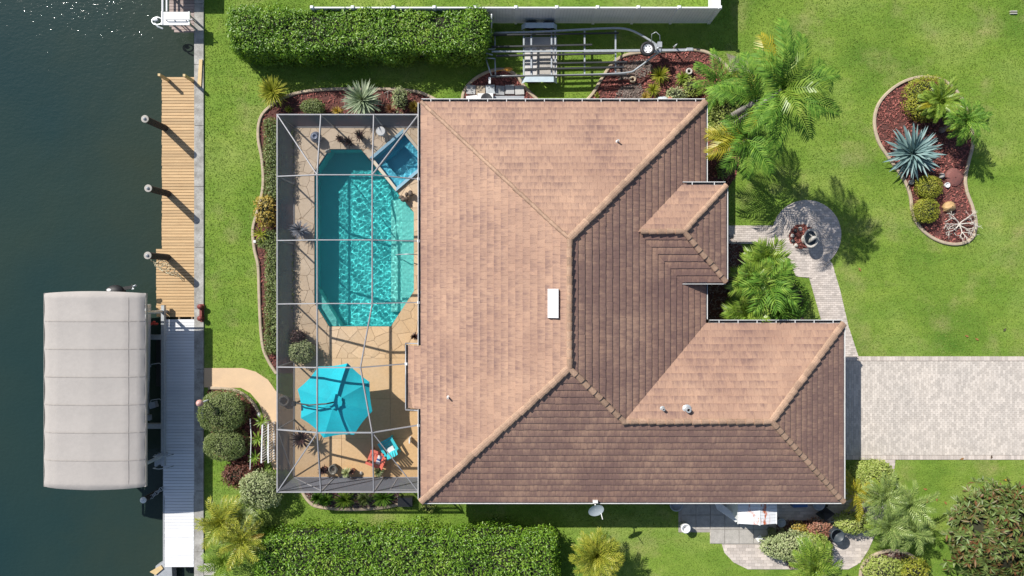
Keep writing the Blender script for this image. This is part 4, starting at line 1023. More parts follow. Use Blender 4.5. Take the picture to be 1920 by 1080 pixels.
# ------------------------------------------------------------------ screen cage
cage = thing('screen_enclosure', (DX0, DY0, 0), 'aluminium framed insect screen cage over the pool and deck', 'screen enclosure')
WZ, PZ = 2.35, 3.4
X0, X1, X2, X3 = -10.75, W(595, 0, PZ)[0], W(698, 0, PZ)[0], hx0 - .16
Y0, Y5 = DY0, DY1
Ys = [Y5] + [W(0, p, PZ)[1] for p in (328, 450, 569, 689, 811)] + [Y0]
def bm(p, q, w=.042, h=.14, nm='beam'): return B().bar(p, q, w, h).build(nm, ALU, cage)
HZ = 2.62
bays = list(range(1, 6))
Ysw = [W(0, p, WZ)[1] for p in (331, 451, 570, 688, 805)]
Ysh = [W(0, p, HZ)[1] for p in (336, 452, 567, 683, 797)]
Xm = {}
X2s = [X2, X2, X2, W(676, 0, PZ)[0], X2]
hside = [X3, X3, X3, bx0 - .15, X3]
# perimeter
bm((X0, Y0, WZ), (X0, Y5, WZ), .05, .11, 'eave_beam'); bm((X0, Y5, WZ), (X3, Y5, WZ), .05, .11, 'eave_beam'); bm((X0, Y0, WZ), (X3, Y0, WZ), .05, .11, 'eave_beam')
bm((X3, Y0, HZ), (X3, bya - .1, HZ), .05, .08, 'eave_beam'); bm((X3, byb + .1, HZ), (X3, Y5, HZ), .05, .08, 'eave_beam')
bm((bx0 - .15, bya - .1, HZ - .2), (bx0 - .15, byb + .1, HZ - .2), .05, .08, 'eave_beam'); bm((bx0 - .15, byb + .1, HZ - .2), (X3, byb + .1, HZ), .05, .08, 'eave_beam'); bm((bx0 - .15, bya - .1, HZ - .2), (X3, bya - .1, HZ), .05, .08, 'eave_beam')
for i in range(5):
    yp = Ys[i + 1]; 
    bm((X0, Ysw[i], WZ), (X1, yp, PZ)); bm((X1, yp, PZ), (X2s[i], yp, PZ)); bm((X2s[i], yp, PZ), (hside[i], Ysh[i], HZ if i != 3 else HZ - .2))
    if i < 4: bm((X1, yp, PZ), (X1, Ys[i + 2], PZ), nm='purlin'); bm((X2s[i], yp, PZ), (X2s[i + 1], Ys[i + 2], PZ), nm='purlin')
xn1, xn2 = W(602, 0, WZ)[0], W(701, 0, WZ)[0]
bm((xn1, Y5, WZ), (X1, Ys[1], PZ), nm='rafter'); bm((xn2, Y5, WZ), (X2, Ys[1], PZ), nm='rafter'); bm((X0, Y5, WZ), (X1, Ys[1], PZ), nm='hip_rafter'); bm((X3, Y5, WZ + .1), (X2, Ys[1], PZ), nm='hip_rafter')
bm((xn1, Y0, WZ), (X1, Ys[5], PZ), nm='rafter'); bm((xn2, Y0, WZ), (X2, Ys[5], PZ), nm='rafter'); bm((X0, Y0, WZ), (X1, Ys[5], PZ), nm='hip_rafter'); bm((X3, Y0, WZ + .1), (X2, Ys[5], PZ), .035, .05, nm='hip_rafter')
def pan(pts, m=SCRT): B().add(pts, [tuple(range(len(pts)))]).build('screen_panel', m, cage)
a1, a2 = (X1, Ys[1], PZ), (X2, Ys[1], PZ)
pan([(X0, Y5, WZ), (xn1, Y5, WZ), a1]); pan([(xn1, Y5, WZ), (xn2, Y5, WZ), a2, a1]); pan([(xn2, Y5, WZ), (X3, Y5, WZ), a2]); pan([(X0, Ysw[0], WZ), (X0, Y5, WZ), a1]); pan([a2, (X3, Y5, WZ), (X3, Ysh[0], HZ)])
b1, b2_ = (X1, Ys[5], PZ), (X2, Ys[5], PZ)
pan([(X0, Y0, WZ), (xn1, Y0, WZ), b1]); pan([(xn1, Y0, WZ), (xn2, Y0, WZ), b2_, b1]); pan([(xn2, Y0, WZ), (X3, Y0, WZ), b2_]); pan([(X0, Ysw[4], WZ), (X0, Y0, WZ), b1]); pan([b2_, (X3, Y0, WZ), (X3, Ysh[4], HZ)])
for i in range(4):
    p, q = (X1, Ys[i + 1], PZ), (X1, Ys[i + 2], PZ); r, s = (X2s[i], Ys[i + 1], PZ), (X2s[i + 1], Ys[i + 2], PZ)
    pan([(X0, Ysw[i], WZ), (X0, Ysw[i + 1], WZ), q, p]); pan([p, q, s, r]); 
    h1, h2 = (hside[i], Ysh[i], HZ if i != 3 else HZ - .2), (hside[i + 1], Ysh[i + 1], HZ if i != 2 else HZ - .2); pan([r, s, h2, h1])
# walls: posts, rails, kick plate, mesh
def wallbay(p, q, door=False):
    p, q = Vector((*p, 0)), Vector((*q, 0)); zt = WZ - .04
    pan([p + Vector((0, 0, .05)), q + Vector((0, 0, .05)), q + Vector((0, 0, zt)), p + Vector((0, 0, zt))], SCRW)
    bm(p + Vector((0, 0, .03)), q + Vector((0, 0, .03)), .06, .06, 'kick_plate')
    bm(p + Vector((0, 0, .02)), p + Vector((0, 0, zt)), .06, .06, 'post')
yl = [Y5] + Ysw + [Y0]
for i in range(6): wallbay((X0, yl[i]), (X0, yl[i + 1]))
xl_ = [X0, xn1, xn2, X3]
for i in range(3): wallbay((xl_[i + 1], Y5), (xl_[i], Y5)); wallbay((xl_[i + 1], Y0), (xl_[i], Y0))
dxx = W(746, 0)[0]; bm((dxx, Y0 - .01, .02), (dxx, Y0 - .01, 2.05), .05, .05, 'door_frame'); bm((dxx, Y0 - .01, 2.05), (X3, Y0 - .01, 2.05), .05, .05, 'door_frame')
bm((X0, Y0 + .02, .05), (X0, Ysw[4] - .02, WZ), .04, .04, 'brace'); bm((X0 + .02, Y0, .05), (xn1, Y0 + .01, WZ - .1), .04, .04, 'brace')
for i in range(5): x, y = hside[i], Ysh[i]; B().obox((x + .02, y), .12, .12, HZ - .0 - (.2 if i == 3 else 0), HZ + .09 - (.2 if i == 3 else 0)).build('bracket', WHITE, cage)

# ------------------------------------------------------------------ plants
def leafquads(C, D, Nn, L, Wd, name, mat, parent, fold=.25):
    """C centres, D unit leaf axes, Nn up vectors, L lengths, Wd widths -> folded diamond leaves"""
    S = np.cross(D, Nn); S /= np.linalg.norm(S, axis=1, keepdims=True) + 1e-9; U = np.cross(S, D)
    L = L[:, None]; Wd = Wd[:, None]
    b = C - D * L / 2; t = C + D * L / 2 - U * L * .08; l = C - S * Wd / 2 + U * Wd * fold; r = C + S * Wd / 2 + U * Wd * fold
    V = np.stack([b, r, t, l], 1).reshape(-1, 3); n = len(C); i = np.arange(n) * 4
    F = np.concatenate([np.stack([i, i + 1, i + 2], 1), np.stack([i, i + 2, i + 3], 1)])
    return npmesh(name, V, F, mat, parent)
def unit(a): return a / (np.linalg.norm(a, axis=1, keepdims=True) + 1e-9)
def shell_leaves(P, Nrm, size, mat, parent, name='foliage', up=.35, spread=.9, aspect=.45, jit=.06):
    n = len(P); N2 = unit(Nrm + rng.normal(0, spread * .45, (n, 3)) + np.array([0, 0, up]))
    D = rng.normal(0, 1, (n, 3)); D = unit(D - N2 * (D * N2).sum(1, keepdims=True)); D = unit(D + Nrm * rng.uniform(0, .8, (n, 1)))
    P = P + Nrm * rng.uniform(-jit * 2, jit, (n, 1)) + rng.normal(0, jit * .4, (n, 3))
    L = size * rng.uniform(.6, 1.3, n); return leafquads(P, D, N2, L, L * aspect, name, mat, parent)
def lump(P, seed, f=2.2):
    a = np.zeros(len(P)); r2 = np.random.default_rng(seed)
    for k in range(9):
        d = r2.normal(0, 1, 3) * f * r2.uniform(.5, 1.6); a += np.sin(P @ d + r2.uniform(0, 6.28)) / 9 * 2
    return a
def bush(px, py, rx, ry, h, size, n, mat, name, label, cat='bush', flat=.5, lumpy=.10, group=None, core=TWIG, aspect=.45, spread=.9):
    """rx, ry in photo pixels at mid height"""
    zc = h * .5; x, y = W(px, py, zc); k = (CH - zc) / CF; a, b_ = rx * k, ry * k
    t = thing(name, (x, y, 0), label, cat, group)
    d = rng.normal(0, 1, (n, 3)); d[:, 2] = np.abs(d[:, 2]) * 1.1 - .25; d = unit(d)
    e = np.stack([np.sign(d[:, 0]) * np.abs(d[:, 0]) ** .9 * a, np.sign(d[:, 1]) * np.abs(d[:, 1]) ** .9 * b_, np.sign(d[:, 2]) * np.abs(d[:, 2]) ** flat * h * .5], 1)
    s = 1 + lumpy * lump(e, int(px), 3.0)[:, None]; P = e * s + np.array([x, y, zc + .02]); P[:, 2] = np.maximum(P[:, 2], .04)
    Nn = unit(np.stack([e[:, 0] / a ** 2, e[:, 1] / b_ ** 2, e[:, 2] / (h * .5) ** 2], 1))
    shell_leaves(P, Nn, size, mat, t, aspect=aspect, jit=size * .6, spread=spread)
    bb = B(); bb.lathe([(.3 * math.cos(v) ** 0 * max(.02, math.cos(v)) / .3, math.sin(v)) for v in np.linspace(-1.3, 1.5, 8)], (0, 0, 0), 14)
    bb.v = [(x + p[0] * a * .84, y + p[1] * b_ * .84, max(0.0, zc + p[2] * h * .5 * .80)) for p in bb.v]; bb.build('inner_twigs', core, t, True)
    B().tube([(x, y, 0), (x + .03, y, h * .3)], .05, 6).build('stem', BARK, t)
    return t
def boxhedge(x0, x1, y0, y1, h, n, size, mat, name, label, rnd_=.35):
    t = thing(name, ((x0 + x1) / 2, (y0 + y1) / 2, 0), label, 'hedge')
    lx, ly = x1 - x0, y1 - y0; areas = np.array([lx * ly, lx * h * .9, lx * h * .6, ly * h, ly * h]); cnt = (n * areas / areas.sum()).astype(int)
    P = []; N_ = []
    for f, c in enumerate(cnt):
        u, v = rng.uniform(0, 1, c), rng.uniform(0, 1, c)
        if f == 0: p = np.stack([x0 + u * lx, y0 + v * ly, np.full(c, h)], 1); nn = (0, 0, 1)
        elif f == 1: p = np.stack([x0 + u * lx, np.full(c, y0), h * (.12 + .88 * v)], 1); nn = (0, -1, 0)
        elif f == 2: p = np.stack([x0 + u * lx, np.full(c, y1), h * v], 1); nn = (0, 1, 0)
        elif f == 3: p = np.stack([np.full(c, x0), y0 + u * ly, h * v], 1); nn = (-1, 0, 0)
        else: p = np.stack([np.full(c, x1), y0 + u * ly, h * v], 1); nn = (1, 0, 0)
        P.append(p); N_.append(np.tile(nn, (c, 1)))
    P = np.concatenate(P); N_ = np.concatenate(N_).astype(float)
    # round the box off
    lo = np.array([x0 + rnd_, y0 + rnd_, -9]); hi = np.array([x1 - rnd_, y1 - rnd_, h - rnd_]); q = np.clip(P, lo, hi); d = P - q; L = np.linalg.norm(d, axis=1, keepdims=True)
    P = np.where(L > 1e-6, q + d / np.maximum(L, 1e-6) * np.minimum(L, rnd_), P); N_ = unit(np.where(L > 1e-6, d / np.maximum(L, 1e-6), N_) + N_ * .3)
    P = P + N_ * ((.20 * lump(P, int(abs(x0) * 7), 1.3) + .13 * lump(P, 5, 5)) * min(1, h / 1.5))[:, None]
    shell_leaves(P, N_, size, mat, t, jit=size * .8, up=.25)
    q_ = .3 if y1 - y0 < 2.5 and x1 - x0 > 2 else .14
    if x1 - x0 > 2: q_ = .3
    B().box(x0 + q_, x1 - q_, y0 + q_, y1 - q_, 0, h - q_ * .9, .1).build('inner_twigs', TWIG, t)
    return t

def frond_mesh(L, a0, droop, nl, lw, ll, mat, name='frond', vee=.35, plum=0.0, stalk=.12):
    """one feather leaf along +x: rachis plus two rows of leaflets"""
    bb = B(); N = 14; P = []; a = a0; p = Vector((0, 0, 0)); P.append(p.copy())
    for k in range(N): p = p + Vector((math.cos(a), 0, math.sin(a))) * (L / N); P.append(p.copy()); a -= droop / N * (0.5 + k / N)
    bb.tube(P, [max(.004, .022 * (1 - .8 * i / N)) * L / 1.6 for i in range(N + 1)], 4)
    r2 = random.Random(int(L * 100 + nl + droop * 50))
    for i in range(nl):
        t = stalk + (1 - stalk) * (i + .5) / nl; f = t * N; j = min(int(f), N - 1); c = P[j].lerp(P[j + 1], f - j); d = (P[j + 1] - P[j]).normalized()
        up = Vector((-d.z, 0, d.x))
        ln = ll * (math.sin(PI * min(1, t * .80 + .16)) ** .6) * r2.uniform(.85, 1.1)
        for s in (-1, 1):
            v = r2.uniform(-plum, plum) + vee
            out = (Vector((0, s, 0)) * math.cos(v) + up * math.sin(v)).normalized(); fw = (.35 + .75 * t); ax = (out + d * fw).normalized(); sd_ = ax.cross(up).normalized() * lw / 2
            m = c + ax * ln * .45 + up * ln * .05; tip = c + ax * ln - Vector((0, 0, 1)) * ln * (.22 + .2 * t)
            bb.add([c - sd_ * .4, c + sd_ * .4, m + sd_, m - sd_, tip], [(0, 1, 2, 3), (3, 2, 4)])
    return bb.build(name, mat, None, org=(0, 0, 0))
def palm(px, py, h, nf, fl, mats, label, name='palm_tree', cat='palm tree', lean=(0, 0), ll=.42, lw=.035, droop=1.5, nl=26, group=None, trunk=.12, el=(-.35, 1.25), xy=None, vee=.3, plum=.25, sc=(.8, 1.1), skip=None):
    """px,py: photo position of the crown's heart at height h"""
    x, y = xy or W(px, py, h); x, y = x, y; bx_, by_ = x - lean[0], y - lean[1]
    t = thing(name, (bx_, by_, 0), label, cat, group)
    n = 8; P = [(bx_ + lean[0] * (k / n) ** 1.4, by_ + lean[1] * (k / n) ** 1.4, h * k / n) for k in range(n + 1)]
    R = [trunk * (1.35 if k == 0 else (1.0 - .35 * k / n)) for k in range(n + 1)]
    B().tube(P, R, 12).build('trunk', BARK, t, True)
    protos = []
    for mi, m in enumerate(mats):
        for dr in (droop * .8, droop * 1.15):
            protos.append((m, frond_mesh(fl, .12, dr, nl, lw, ll, m, 'frond', vee, plum)))
    used = set()
    for k in range(nf):
        az = k * 2.39996 + random.uniform(-.2, .2); f = (k + .5) / nf; e = el[1] + (el[0] - el[1]) * f + random.uniform(-.12, .12)
        if skip and skip(az % (2 * PI)): continue
        if len(mats) > 1 and f > .62 and random.random() < .6: c = [p for m, p in protos if m is mats[-1]]
        else: c = [p for m, p in protos if m is mats[0]]
        p = random.choice(c); loc = Vector((x, y, h)) - wloc(t); s = random.uniform(*sc) * (.75 + .35 * math.sin(PI * min(1, f + .25)))
        rot = Euler((random.uniform(-.25, .25), -e, az), 'XYZ')
        if p.name not in used: used.add(p.name); o = p; o.parent = t; o.location = loc; o.rotation_euler = rot; o.scale = (s, s, s)
        else: o = inst(p, t, loc, rot, s, 'frond')
    for m, p in protos:
        if p.name not in used: bpy.data.objects.remove(p)
    return t
def blade_mesh(L, w, mat, name='leaf', droop=.3, ch=.25, a0=0.0, wmid=.35, spine=False):
    """one stiff strap leaf along +x, channelled"""
    n = 6; V = []; p = Vector((0, 0, 0)); a = a0
    for k in range(n + 1):
        t = k / n; ww = w / 2 * (min(1, .55 + t / wmid * .45) if t < wmid else (1 - ((t - wmid) / (1 - wmid)) ** 1.8)); ww = max(ww, .002)
        up = Vector((-math.sin(a), 0, math.cos(a)))
        V += [p + Vector((0, -ww, 0)) + up * ww * ch, p - up * ww * ch * .6, p + Vector((0, ww, 0)) + up * ww * ch]
        p = p + Vector((math.cos(a), 0, math.sin(a))) * (L / n); a -= droop / n
    F = [(k * 3 + j, (k + 1) * 3 + j, (k + 1) * 3 + j + 1, k * 3 + j + 1) for k in range(n) for j in range(2)]
    bb = B().add(V, F); return bb.build(name, mat, None, org=(0, 0, 0))
def rosette(px, py, h, n, L, w, mats, label, name, cat, group=None, droop=.3, el=(0.0, 1.35), trunk=.1, sc=(.85, 1.1), z0=None, wmid=.35, ch=.25, tilt=(0, 0)):
    x, y = W(px, py, h); t = thing(name, (x, y, 0), label, cat, group)
    B().tube([(x, y, 0), (x, y, max(h - .02, .05))], [trunk * 1.2, trunk], 10).build('stem', BARK, t, True)
    pr = [blade_mesh(L, w, m, 'leaf', droop * d, ch, 0, wmid) for m in mats for d in (.7, 1.3)]; used = set()
    for k in range(n):
        az = k * 2.39996 + random.uniform(-.12, .12); f = (k + .5) / n; e = el[1] + (el[0] - el[1]) * f ** .8 + random.uniform(-.08, .08)
        i = random.randrange(2) + (2 * (1 if (len(mats) > 1 and f > .75) else 0)); p = pr[i]; s = random.uniform(*sc) * (.7 + .3 * min(1, f * 2.5))
        loc = Vector((x, y, h)) - wloc(t) + Vector((0, 0, .1 * (1 - f))); rot = Euler((random.uniform(-.15, .15) + tilt[0], -e + tilt[1], az))
        if p.name not in used: used.add(p.name); o = p; o.parent = t; o.location = loc; o.rotation_euler = rot; o.scale = (s,) * 3
        else: inst(p, t, loc, rot, s, 'leaf')
    for p in pr:
        if p.name not in used: bpy.data.objects.remove(p)
    return t
def tuftplant(px, py, r, h, n, mat, label, name='grassy_plant', cat='plant', group=None, w=.03, parent=None, z=0.0, arch=1.0, pot=None):
    """low clump of arching blades, too fine to pick apart: one foliage mesh; r in pixels"""
    x, y = W(px, py, z + h * .5); R = r * CH / CF; t = thing(name, (x, y, z), label, cat, group)
    if pot: B().lathe([(.001, 0), (pot * .75, 0), (pot, .28), (pot * 1.1, .30), (pot * .95, .31), (pot * .85, .22), (.001, .22)], (x, y, z), 16).build('pot', TERRA, t, True); z = z + .25
    az = rng.uniform(0, 2 * PI, n); e = rng.uniform(.15, 1.35, n); L = R * rng.uniform(.75, 1.15, n) / np.maximum(np.cos(e) * .6 + .4, .3) * (0.75)
    V = np.zeros((n, 7, 3)); d = np.stack([np.cos(az), np.sin(az)], 1); s = np.stack([-d[:, 1], d[:, 0]], 1)
    for k, (f, ww) in enumerate(((.05, .7), (.4, 1.0), (.75, .7))):
        hr = L * f * np.cos(e) * (1 + .4 * f) ; hz = h * (np.sin(e) * f * 1.6 - arch * f * f * .9 * np.cos(e)) + .05
        c = np.concatenate([d * hr[:, None], np.maximum(hz, .02)[:, None]], 1)
        off = np.concatenate([s * (w * ww / 2), np.zeros((n, 1))], 1)
        V[:, k * 2] = c - off; V[:, k * 2 + 1] = c + off
    hr = L * np.cos(e) * 1.35; hz = h * (np.sin(e) * 1.55 - arch * .9 * np.cos(e)) + .05; V[:, 6] = np.concatenate([d * hr[:, None], np.maximum(hz, .02)[:, None]], 1)
    V = V.reshape(-1, 3) + np.array([x, y, z]); i = np.arange(n) * 7
    F = np.concatenate([np.stack([i, i + 1, i + 3], 1), np.stack([i, i + 3, i + 2], 1), np.stack([i + 2, i + 3, i + 5], 1), np.stack([i + 2, i + 5, i + 4], 1), np.stack([i + 4, i + 5, i + 6], 1)])
    npmesh('foliage', V, F, mat, t); return t

boxhedge(-13.25, -1.2, 10.95, 13.12, 1.9, 30000, .13, L_HEDGE, 'hedge', 'long dense green hedge north of the pool cage, beside the boat trailer', .45)
boxhedge(-12.1, 2.25, -15.6, -11.55, 1.6, 34000, .13, L_HEDGE, 'hedge', 'wide dense green hedge south of the pool cage and dock lawn', .6)

# west strip beside the cage
for (ya_, yb_, n_, lb) in ((222, 372, 5200, 'low clipped olive hedge north of the yellow croton, along the pool cage'), (432, 662, 7500, 'low clipped olive hedge south of the yellow croton, along the pool cage')):
    ytop, ybot = W(0, ya_, .5)[1], W(0, yb_, .5)[1]
    boxhedge(W(496, 0, .5)[0], -10.83, ybot, ytop, .45, int(n_ * 1.2), .10, L_OLIVE, 'hedge', lb, .15)
bush(500, 396, 19, 28, .9, .14, 620, L_ORAN, 'croton', 'orange and yellow croton between the two low hedges by the cage', 'shrub')
rosette(490, 438, .35, 22, .5, .06, [L_YEL], 'small spiky yellow plant at the corner of the long cage edging', 'bromeliad', 'plant', el=(.1, 1.2))
tuftplant(491, 455, 14, .3, 90, L_OLIVE, 'dark leafy clump beside a white marker by the cage edging')
tag(B().box(*(lambda p: (p[0] - .07, p[0] + .07, p[1] - .07, p[1] + .07))(W(479, 453)), 0, .12, .01).build('marker_block', WHITE), 'small white block set on the wavy edging', 'marker')
rosette(513, 173, .55, 230, .8, .055, [L_YEL], 'bright yellow green spiky shrub at the corner of the pool cage bed', 'yucca', 'yucca', droop=.5, el=(-.1, 1.4))
bush(588, 202, 21, 14, .8, .08, 1500, L_OLIVE, 'round_bush', 'small round green bush between the yellow yucca and the pale yucca', 'bush')
rosette(680, 188, .75, 150, 1.0, .08, [L_YUC], 'large pale green starburst yucca at the north side of the pool cage', 'yucca', 'yucca', droop=.12, el=(-.25, 1.4), wmid=.45)
bush(751, 186, 15, 20, 1.1, .11, 420, L_VAR, 'small_shrub', 'pale twiggy shrub east of the large starburst yucca', 'shrub', lumpy=.3)
tuftplant(731, 205, 15, .5, 90, L_PINK, 'reddish leafy clump right of the starburst yucca'); tuftplant(776, 200, 14, .5, 90, L_ORAN, 'orange leafy clump by the house corner north of the cage'); tuftplant(632, 208, 13, .45, 70, L_ORAN, 'orange tipped clump left of the starburst yucca')
tuftplant(541, 205, 10, .3, 40, L_YEL, 'sparse yellow tuft right of the yellow yucca')
for px, py, l in ((640, 188, 'dark fallen branch on the mulch left of the starburst yucca'), (720, 175, 'bleached fallen branch on the mulch right of the starburst yucca')):
    p = Vector(W3(px, py, .08)); bb = B(); bb.tube([p, p + Vector((.25, .12, .02)), p + Vector((.5, .02, .05))], .018, 5); bb.tube([p + Vector((.2, .1, .02)), p + Vector((.18, -.25, .02))], .014, 5); tag(bb.build('fallen_branch', BARK), l, 'branch')
# dockside bed
bush(421, 770, 42, 38, 1.45, .075, 7000, L_OLIVE, 'clipped_bush', 'larger of the two clipped olive bushes beside the composite dock', 'bush', flat=.35, lumpy=.05)
bush(426, 832, 38, 27, 1.3, .075, 5200, L_OLIVE, 'clipped_bush', 'smaller clipped olive bush just south of the larger one by the dock', 'bush', flat=.35, lumpy=.05)
bush(449, 888, 29, 24, .8, .13, 1500, L_RED, 'copper_shrub', 'low copper brown shrub below the two clipped dockside bushes', 'shrub', aspect=.35)
bush(490, 915, 34, 35, 1.3, .11, 3400, L_VAR, 'variegated_shrub', 'pale green and cream shrub at the southwest corner of the cage', 'shrub', lumpy=.2)
for px, py, l in ((491, 789, 'northern bright lime dracaena beside the white ramp rail'), (484, 822, 'middle bright lime dracaena beside the white ramp rail'), (479, 856, 'southern lime dracaena with darker leaves by the ramp rail')):
    rosette(px, py, .7, 22, .42, .07, [L_ARECA], l, 'dracaena', 'dracaena', droop=.6, el=(.1, 1.2), trunk=.03)
# yellow palms at the southwest
palm(420, 975, 1.5, 34, 1.35, [L_YEL, L_PALMY], 'yellow green feathery palm on the dock lawn, nearest the seawall', 'areca_palm', 'palm', ll=.34, lw=.05, nl=13, droop=1.7, el=(-.3, 1.35), trunk=.05)
palm(458, 1012, 1.7, 26, 1.3, [L_YEL, L_ORAN], 'orange tinged star shaped palm touching the end of the south hedge', 'areca_palm', 'palm', ll=.3, lw=.05, nl=13, droop=1.1, el=(-.3, 1.2), trunk=.05)
palm(424, 1050, 1.3, 30, 1.25, [L_ARECA, L_YEL], 'dull green feathery palm south of the yellow one on the dock lawn', 'areca_palm', 'palm', ll=.34, lw=.05, nl=13, droop=1.7, el=(-.3, 1.3), trunk=.05)
palm(455, 970, 1.2, 20, 1.0, [L_OLIVE, L_GREY], 'darker feathery palm behind the yellow one near the south hedge', 'areca_palm', 'palm', ll=.3, lw=.05, nl=12, droop=1.7, el=(-.2, 1.2), trunk=.05)
# south bed
for i, (px, py, r, l) in enumerate(((595, 934, 16, 'small dark green clump at the west end of the bed south of the cage'), (645, 938, 24, 'brightest and broadest clump in the bed south of the cage'), (612, 938, 15, 'narrow dark clump left of the broadest one south of the cage'), (683, 935, 18, 'medium green clump right of the broadest one south of the cage'), (718, 934, 25, 'large dark green clump at the east end of the bed south of the cage'))):
    tuftplant(px, py, r, .55, 110, (L_PALM, L_ARECA, L_PALM, L_OLIVE, L_PALM)[i], l, w=.05, group='clumps in the bed south of the cage')
bush(803, 951, 13, 8, .5, .09, 260, L_VARY, 'small_shrub', 'small pale shrub under the southwest corner of the roof', 'shrub')
tag(B().box(*(lambda a, b: (a[0], b[0], a[1], b[1]))(W(748, 946), W(775, 929)), .0, .35).build('planter_box', DARKW), 'dark box against the cage beside the south west roof corner', 'planter')

# island bed
bush(1736, 186, 39, 40, 1.0, .10, 3000, L_YEL, 'yellow_shrub', 'round yellow green shrub under the sago palm in the island bed', 'shrub', lumpy=.08)
palm(1757, 192, 1.15, 40, 1.15, [L_ARECA, L_PALMY], 'glossy sago palm leaning over the round yellow shrub', 'sago_palm', 'palm', ll=.26, lw=.05, nl=18, droop=1.2, el=(-.2, 1.3), vee=.25, plum=.1)
palm(1808, 228, 1.7, 36, 1.15, [L_PALM, L_PALMY], 'darker green and orange palm at the right edge of the island bed', 'pygmy_palm', 'palm', ll=.3, lw=.05, nl=15, droop=1.8, el=(-.5, 1.2))
rosette(1708, 288, .55, 85, 1.35, .17, [L_AGAVE], 'large blue grey agave in the island bed', 'agave', 'agave', droop=.18, el=(-.12, 1.3), trunk=.2, wmid=.4, ch=.35)
bush(1739, 351, 23, 21, .75, .07, 2200, L_YEL, 'round_bush', 'upper of two small round clipped bushes in the island bed', 'bush', lumpy=.05)
bush(1733, 395, 23, 22, .75, .07, 2200, L_YEL, 'round_bush', 'lower of two small round clipped bushes in the island bed', 'bush', lumpy=.05)
def rock(px, py, rx, ry, h, mat, label, seed, name='rock'):
    x, y = W(px, py, h * .5); r2 = np.random.default_rng(seed); bb = B(); a, b_ = rx * CH / CF, ry * CH / CF
    bb.lathe([(max(.02, math.cos(v)), math.sin(v)) for v in np.linspace(-.6, 1.5, 7)], (0, 0, 0), 14)
    A = np.array(bb.v); A *= (1 + .22 * lump(A, seed, 2.0))[:, None]; bb.v = [(x + p[0] * a, y + p[1] * b_, max(0, h * .25 + p[2] * h * .75)) for p in A]
    return tag(bb.build(name, mat), label, 'rock')
rock(1781, 388, 14, 10, .4, M('tan_rock', (.50, .33, .15), (.38, .24, .11), ns=8, bs=20), 'tan boulder beside the lower round bush in the island bed', 3)
rock(1790, 333, 18, 16, .22, M('red_rock', (.24, .09, .075), (.16, .07, .06), ns=8, bs=20), 'reddish mound of rock between the agave and the palm', 4)
rock(1767, 329, 6, 5, .25, STONE, 'broken white stone right of the upper round bush', 5); rock(1710, 342, 6, 5, .15, STONE, 'small pale stone under the agave by the edging', 6)
x, y = W(1776, 347, .1); tag(B().lathe([(.12, .02), (.13, .14), (.1, .14), (.09, .08), (.001, .08)], (x, y, 0), 14).build('small_pot', WHITE), 'small round white pot right of the upper round bush', 'pot')
def coralplant(px, py):
    x, y = W(px, py, .3); t = thing('driftwood', (x + .05, y - .1, 0), 'bleached white branching driftwood in the south tip of the island bed', 'driftwood')
    def grow(p, d, L, r, depth):
        bb = B(); pts = [p]
        for k in range(3): d = (d + Vector((random.gauss(0, .28), random.gauss(0, .28), random.gauss(0, .15)))).normalized(); p = p + d * L / 3; pts.append(Vector((p.x, p.y, max(.05, p.z))))
        bb.tube(pts, [r, r * .9, r * .75, r * .6], 6)
        out = [bb]
        if depth:
            for k in range(3 if depth > 1 else 2): out += grow(pts[random.choice((2, 3))], (d + Vector((random.gauss(0, .7), random.gauss(0, .7), random.gauss(0, .3)))).normalized(), L * .72, r * .62, depth - 1)
        return out
    m = M('bleached_wood', (.62, .58, .52), (.46, .42, .37), ns=10)
    for k in range(7):
        a = k * .9 + .3; al = B()
        for q in grow(Vector((x, y, .12)), Vector((math.cos(a), math.sin(a), .35)).normalized(), .42, .032, 3): al.add(q.v, q.f)
        al.build('branch', m, t)
coralplant(1803, 420)

# big palm with leaning trunk beside the entry
bpx, bpy_ = W(1358, 229); H_ = 4.1; tx, ty = W(1416, 192, H_)
palm(0, 0, H_, 17, 2.4, [L_PALM, L_PALMY], 'green palm with a thick grey trunk leaning beside the house', 'palm_tree', 'palm tree', lean=(tx - bpx, ty - bpy_), xy=(tx, ty), ll=.62, lw=.07, nl=22, droop=1.5, el=(-.4, 1.1), trunk=.2, vee=.1, plum=.2, sc=(.8, 1.02), skip=lambda a: 3.0 < a < 4.5 or a < 1.2)
def fronds_at(px, py, z, specs, label, trunk_xy=None):
    x, y = W(px, py, z); t = thing('palm_tree', (x, y, 0), label, 'palm tree', 'palms around the front entry')
    B().tube([(x - .2, y - .1, 0), (x, y, z)], [.12, .07], 10).build('trunk', BARK, t, True)
    for az, e, L, m in specs:
        o = frond_mesh(L, .1, 1.3 + random.uniform(-.2, .4), int(4 + L * 7), .07, .66, m, 'frond', .0, .2); o.parent = t; o.location = (0, 0, z); o.rotation_euler = Euler((random.uniform(-.2, .2), -math.radians(e), math.radians(az)))
fronds_at(1466, 168, 6.4, [(95, 35, 2.9, L_PALM), (118, 30, 2.4, L_PALMY), (70, 40, 2.3, L_PALM), (35, 30, 2.2, L_PALM), (5, 20, 2.3, L_PALM), (-28, 25, 2.5, L_PALM), (-60, 20, 2.4, L_PALM), (-95, 15, 2.8, L_PALM), (-130, 10, 2.2, L_PALM), (150, 60, 1.6, L_PALM), (-15, 60, 1.8, L_ARECA), (60, 65, 1.6, L_ARECA), (-80, 60, 1.7, L_ARECA), (15, 45, 2.2, L_PALM), (-45, 50, 2.0, L_PALM), (100, 60, 1.9, L_PALM), (135, 45, 2.0, L_PALM), (-115, 45, 2.0, L_PALM)], 'taller palm crown just right of the leaning trunk')
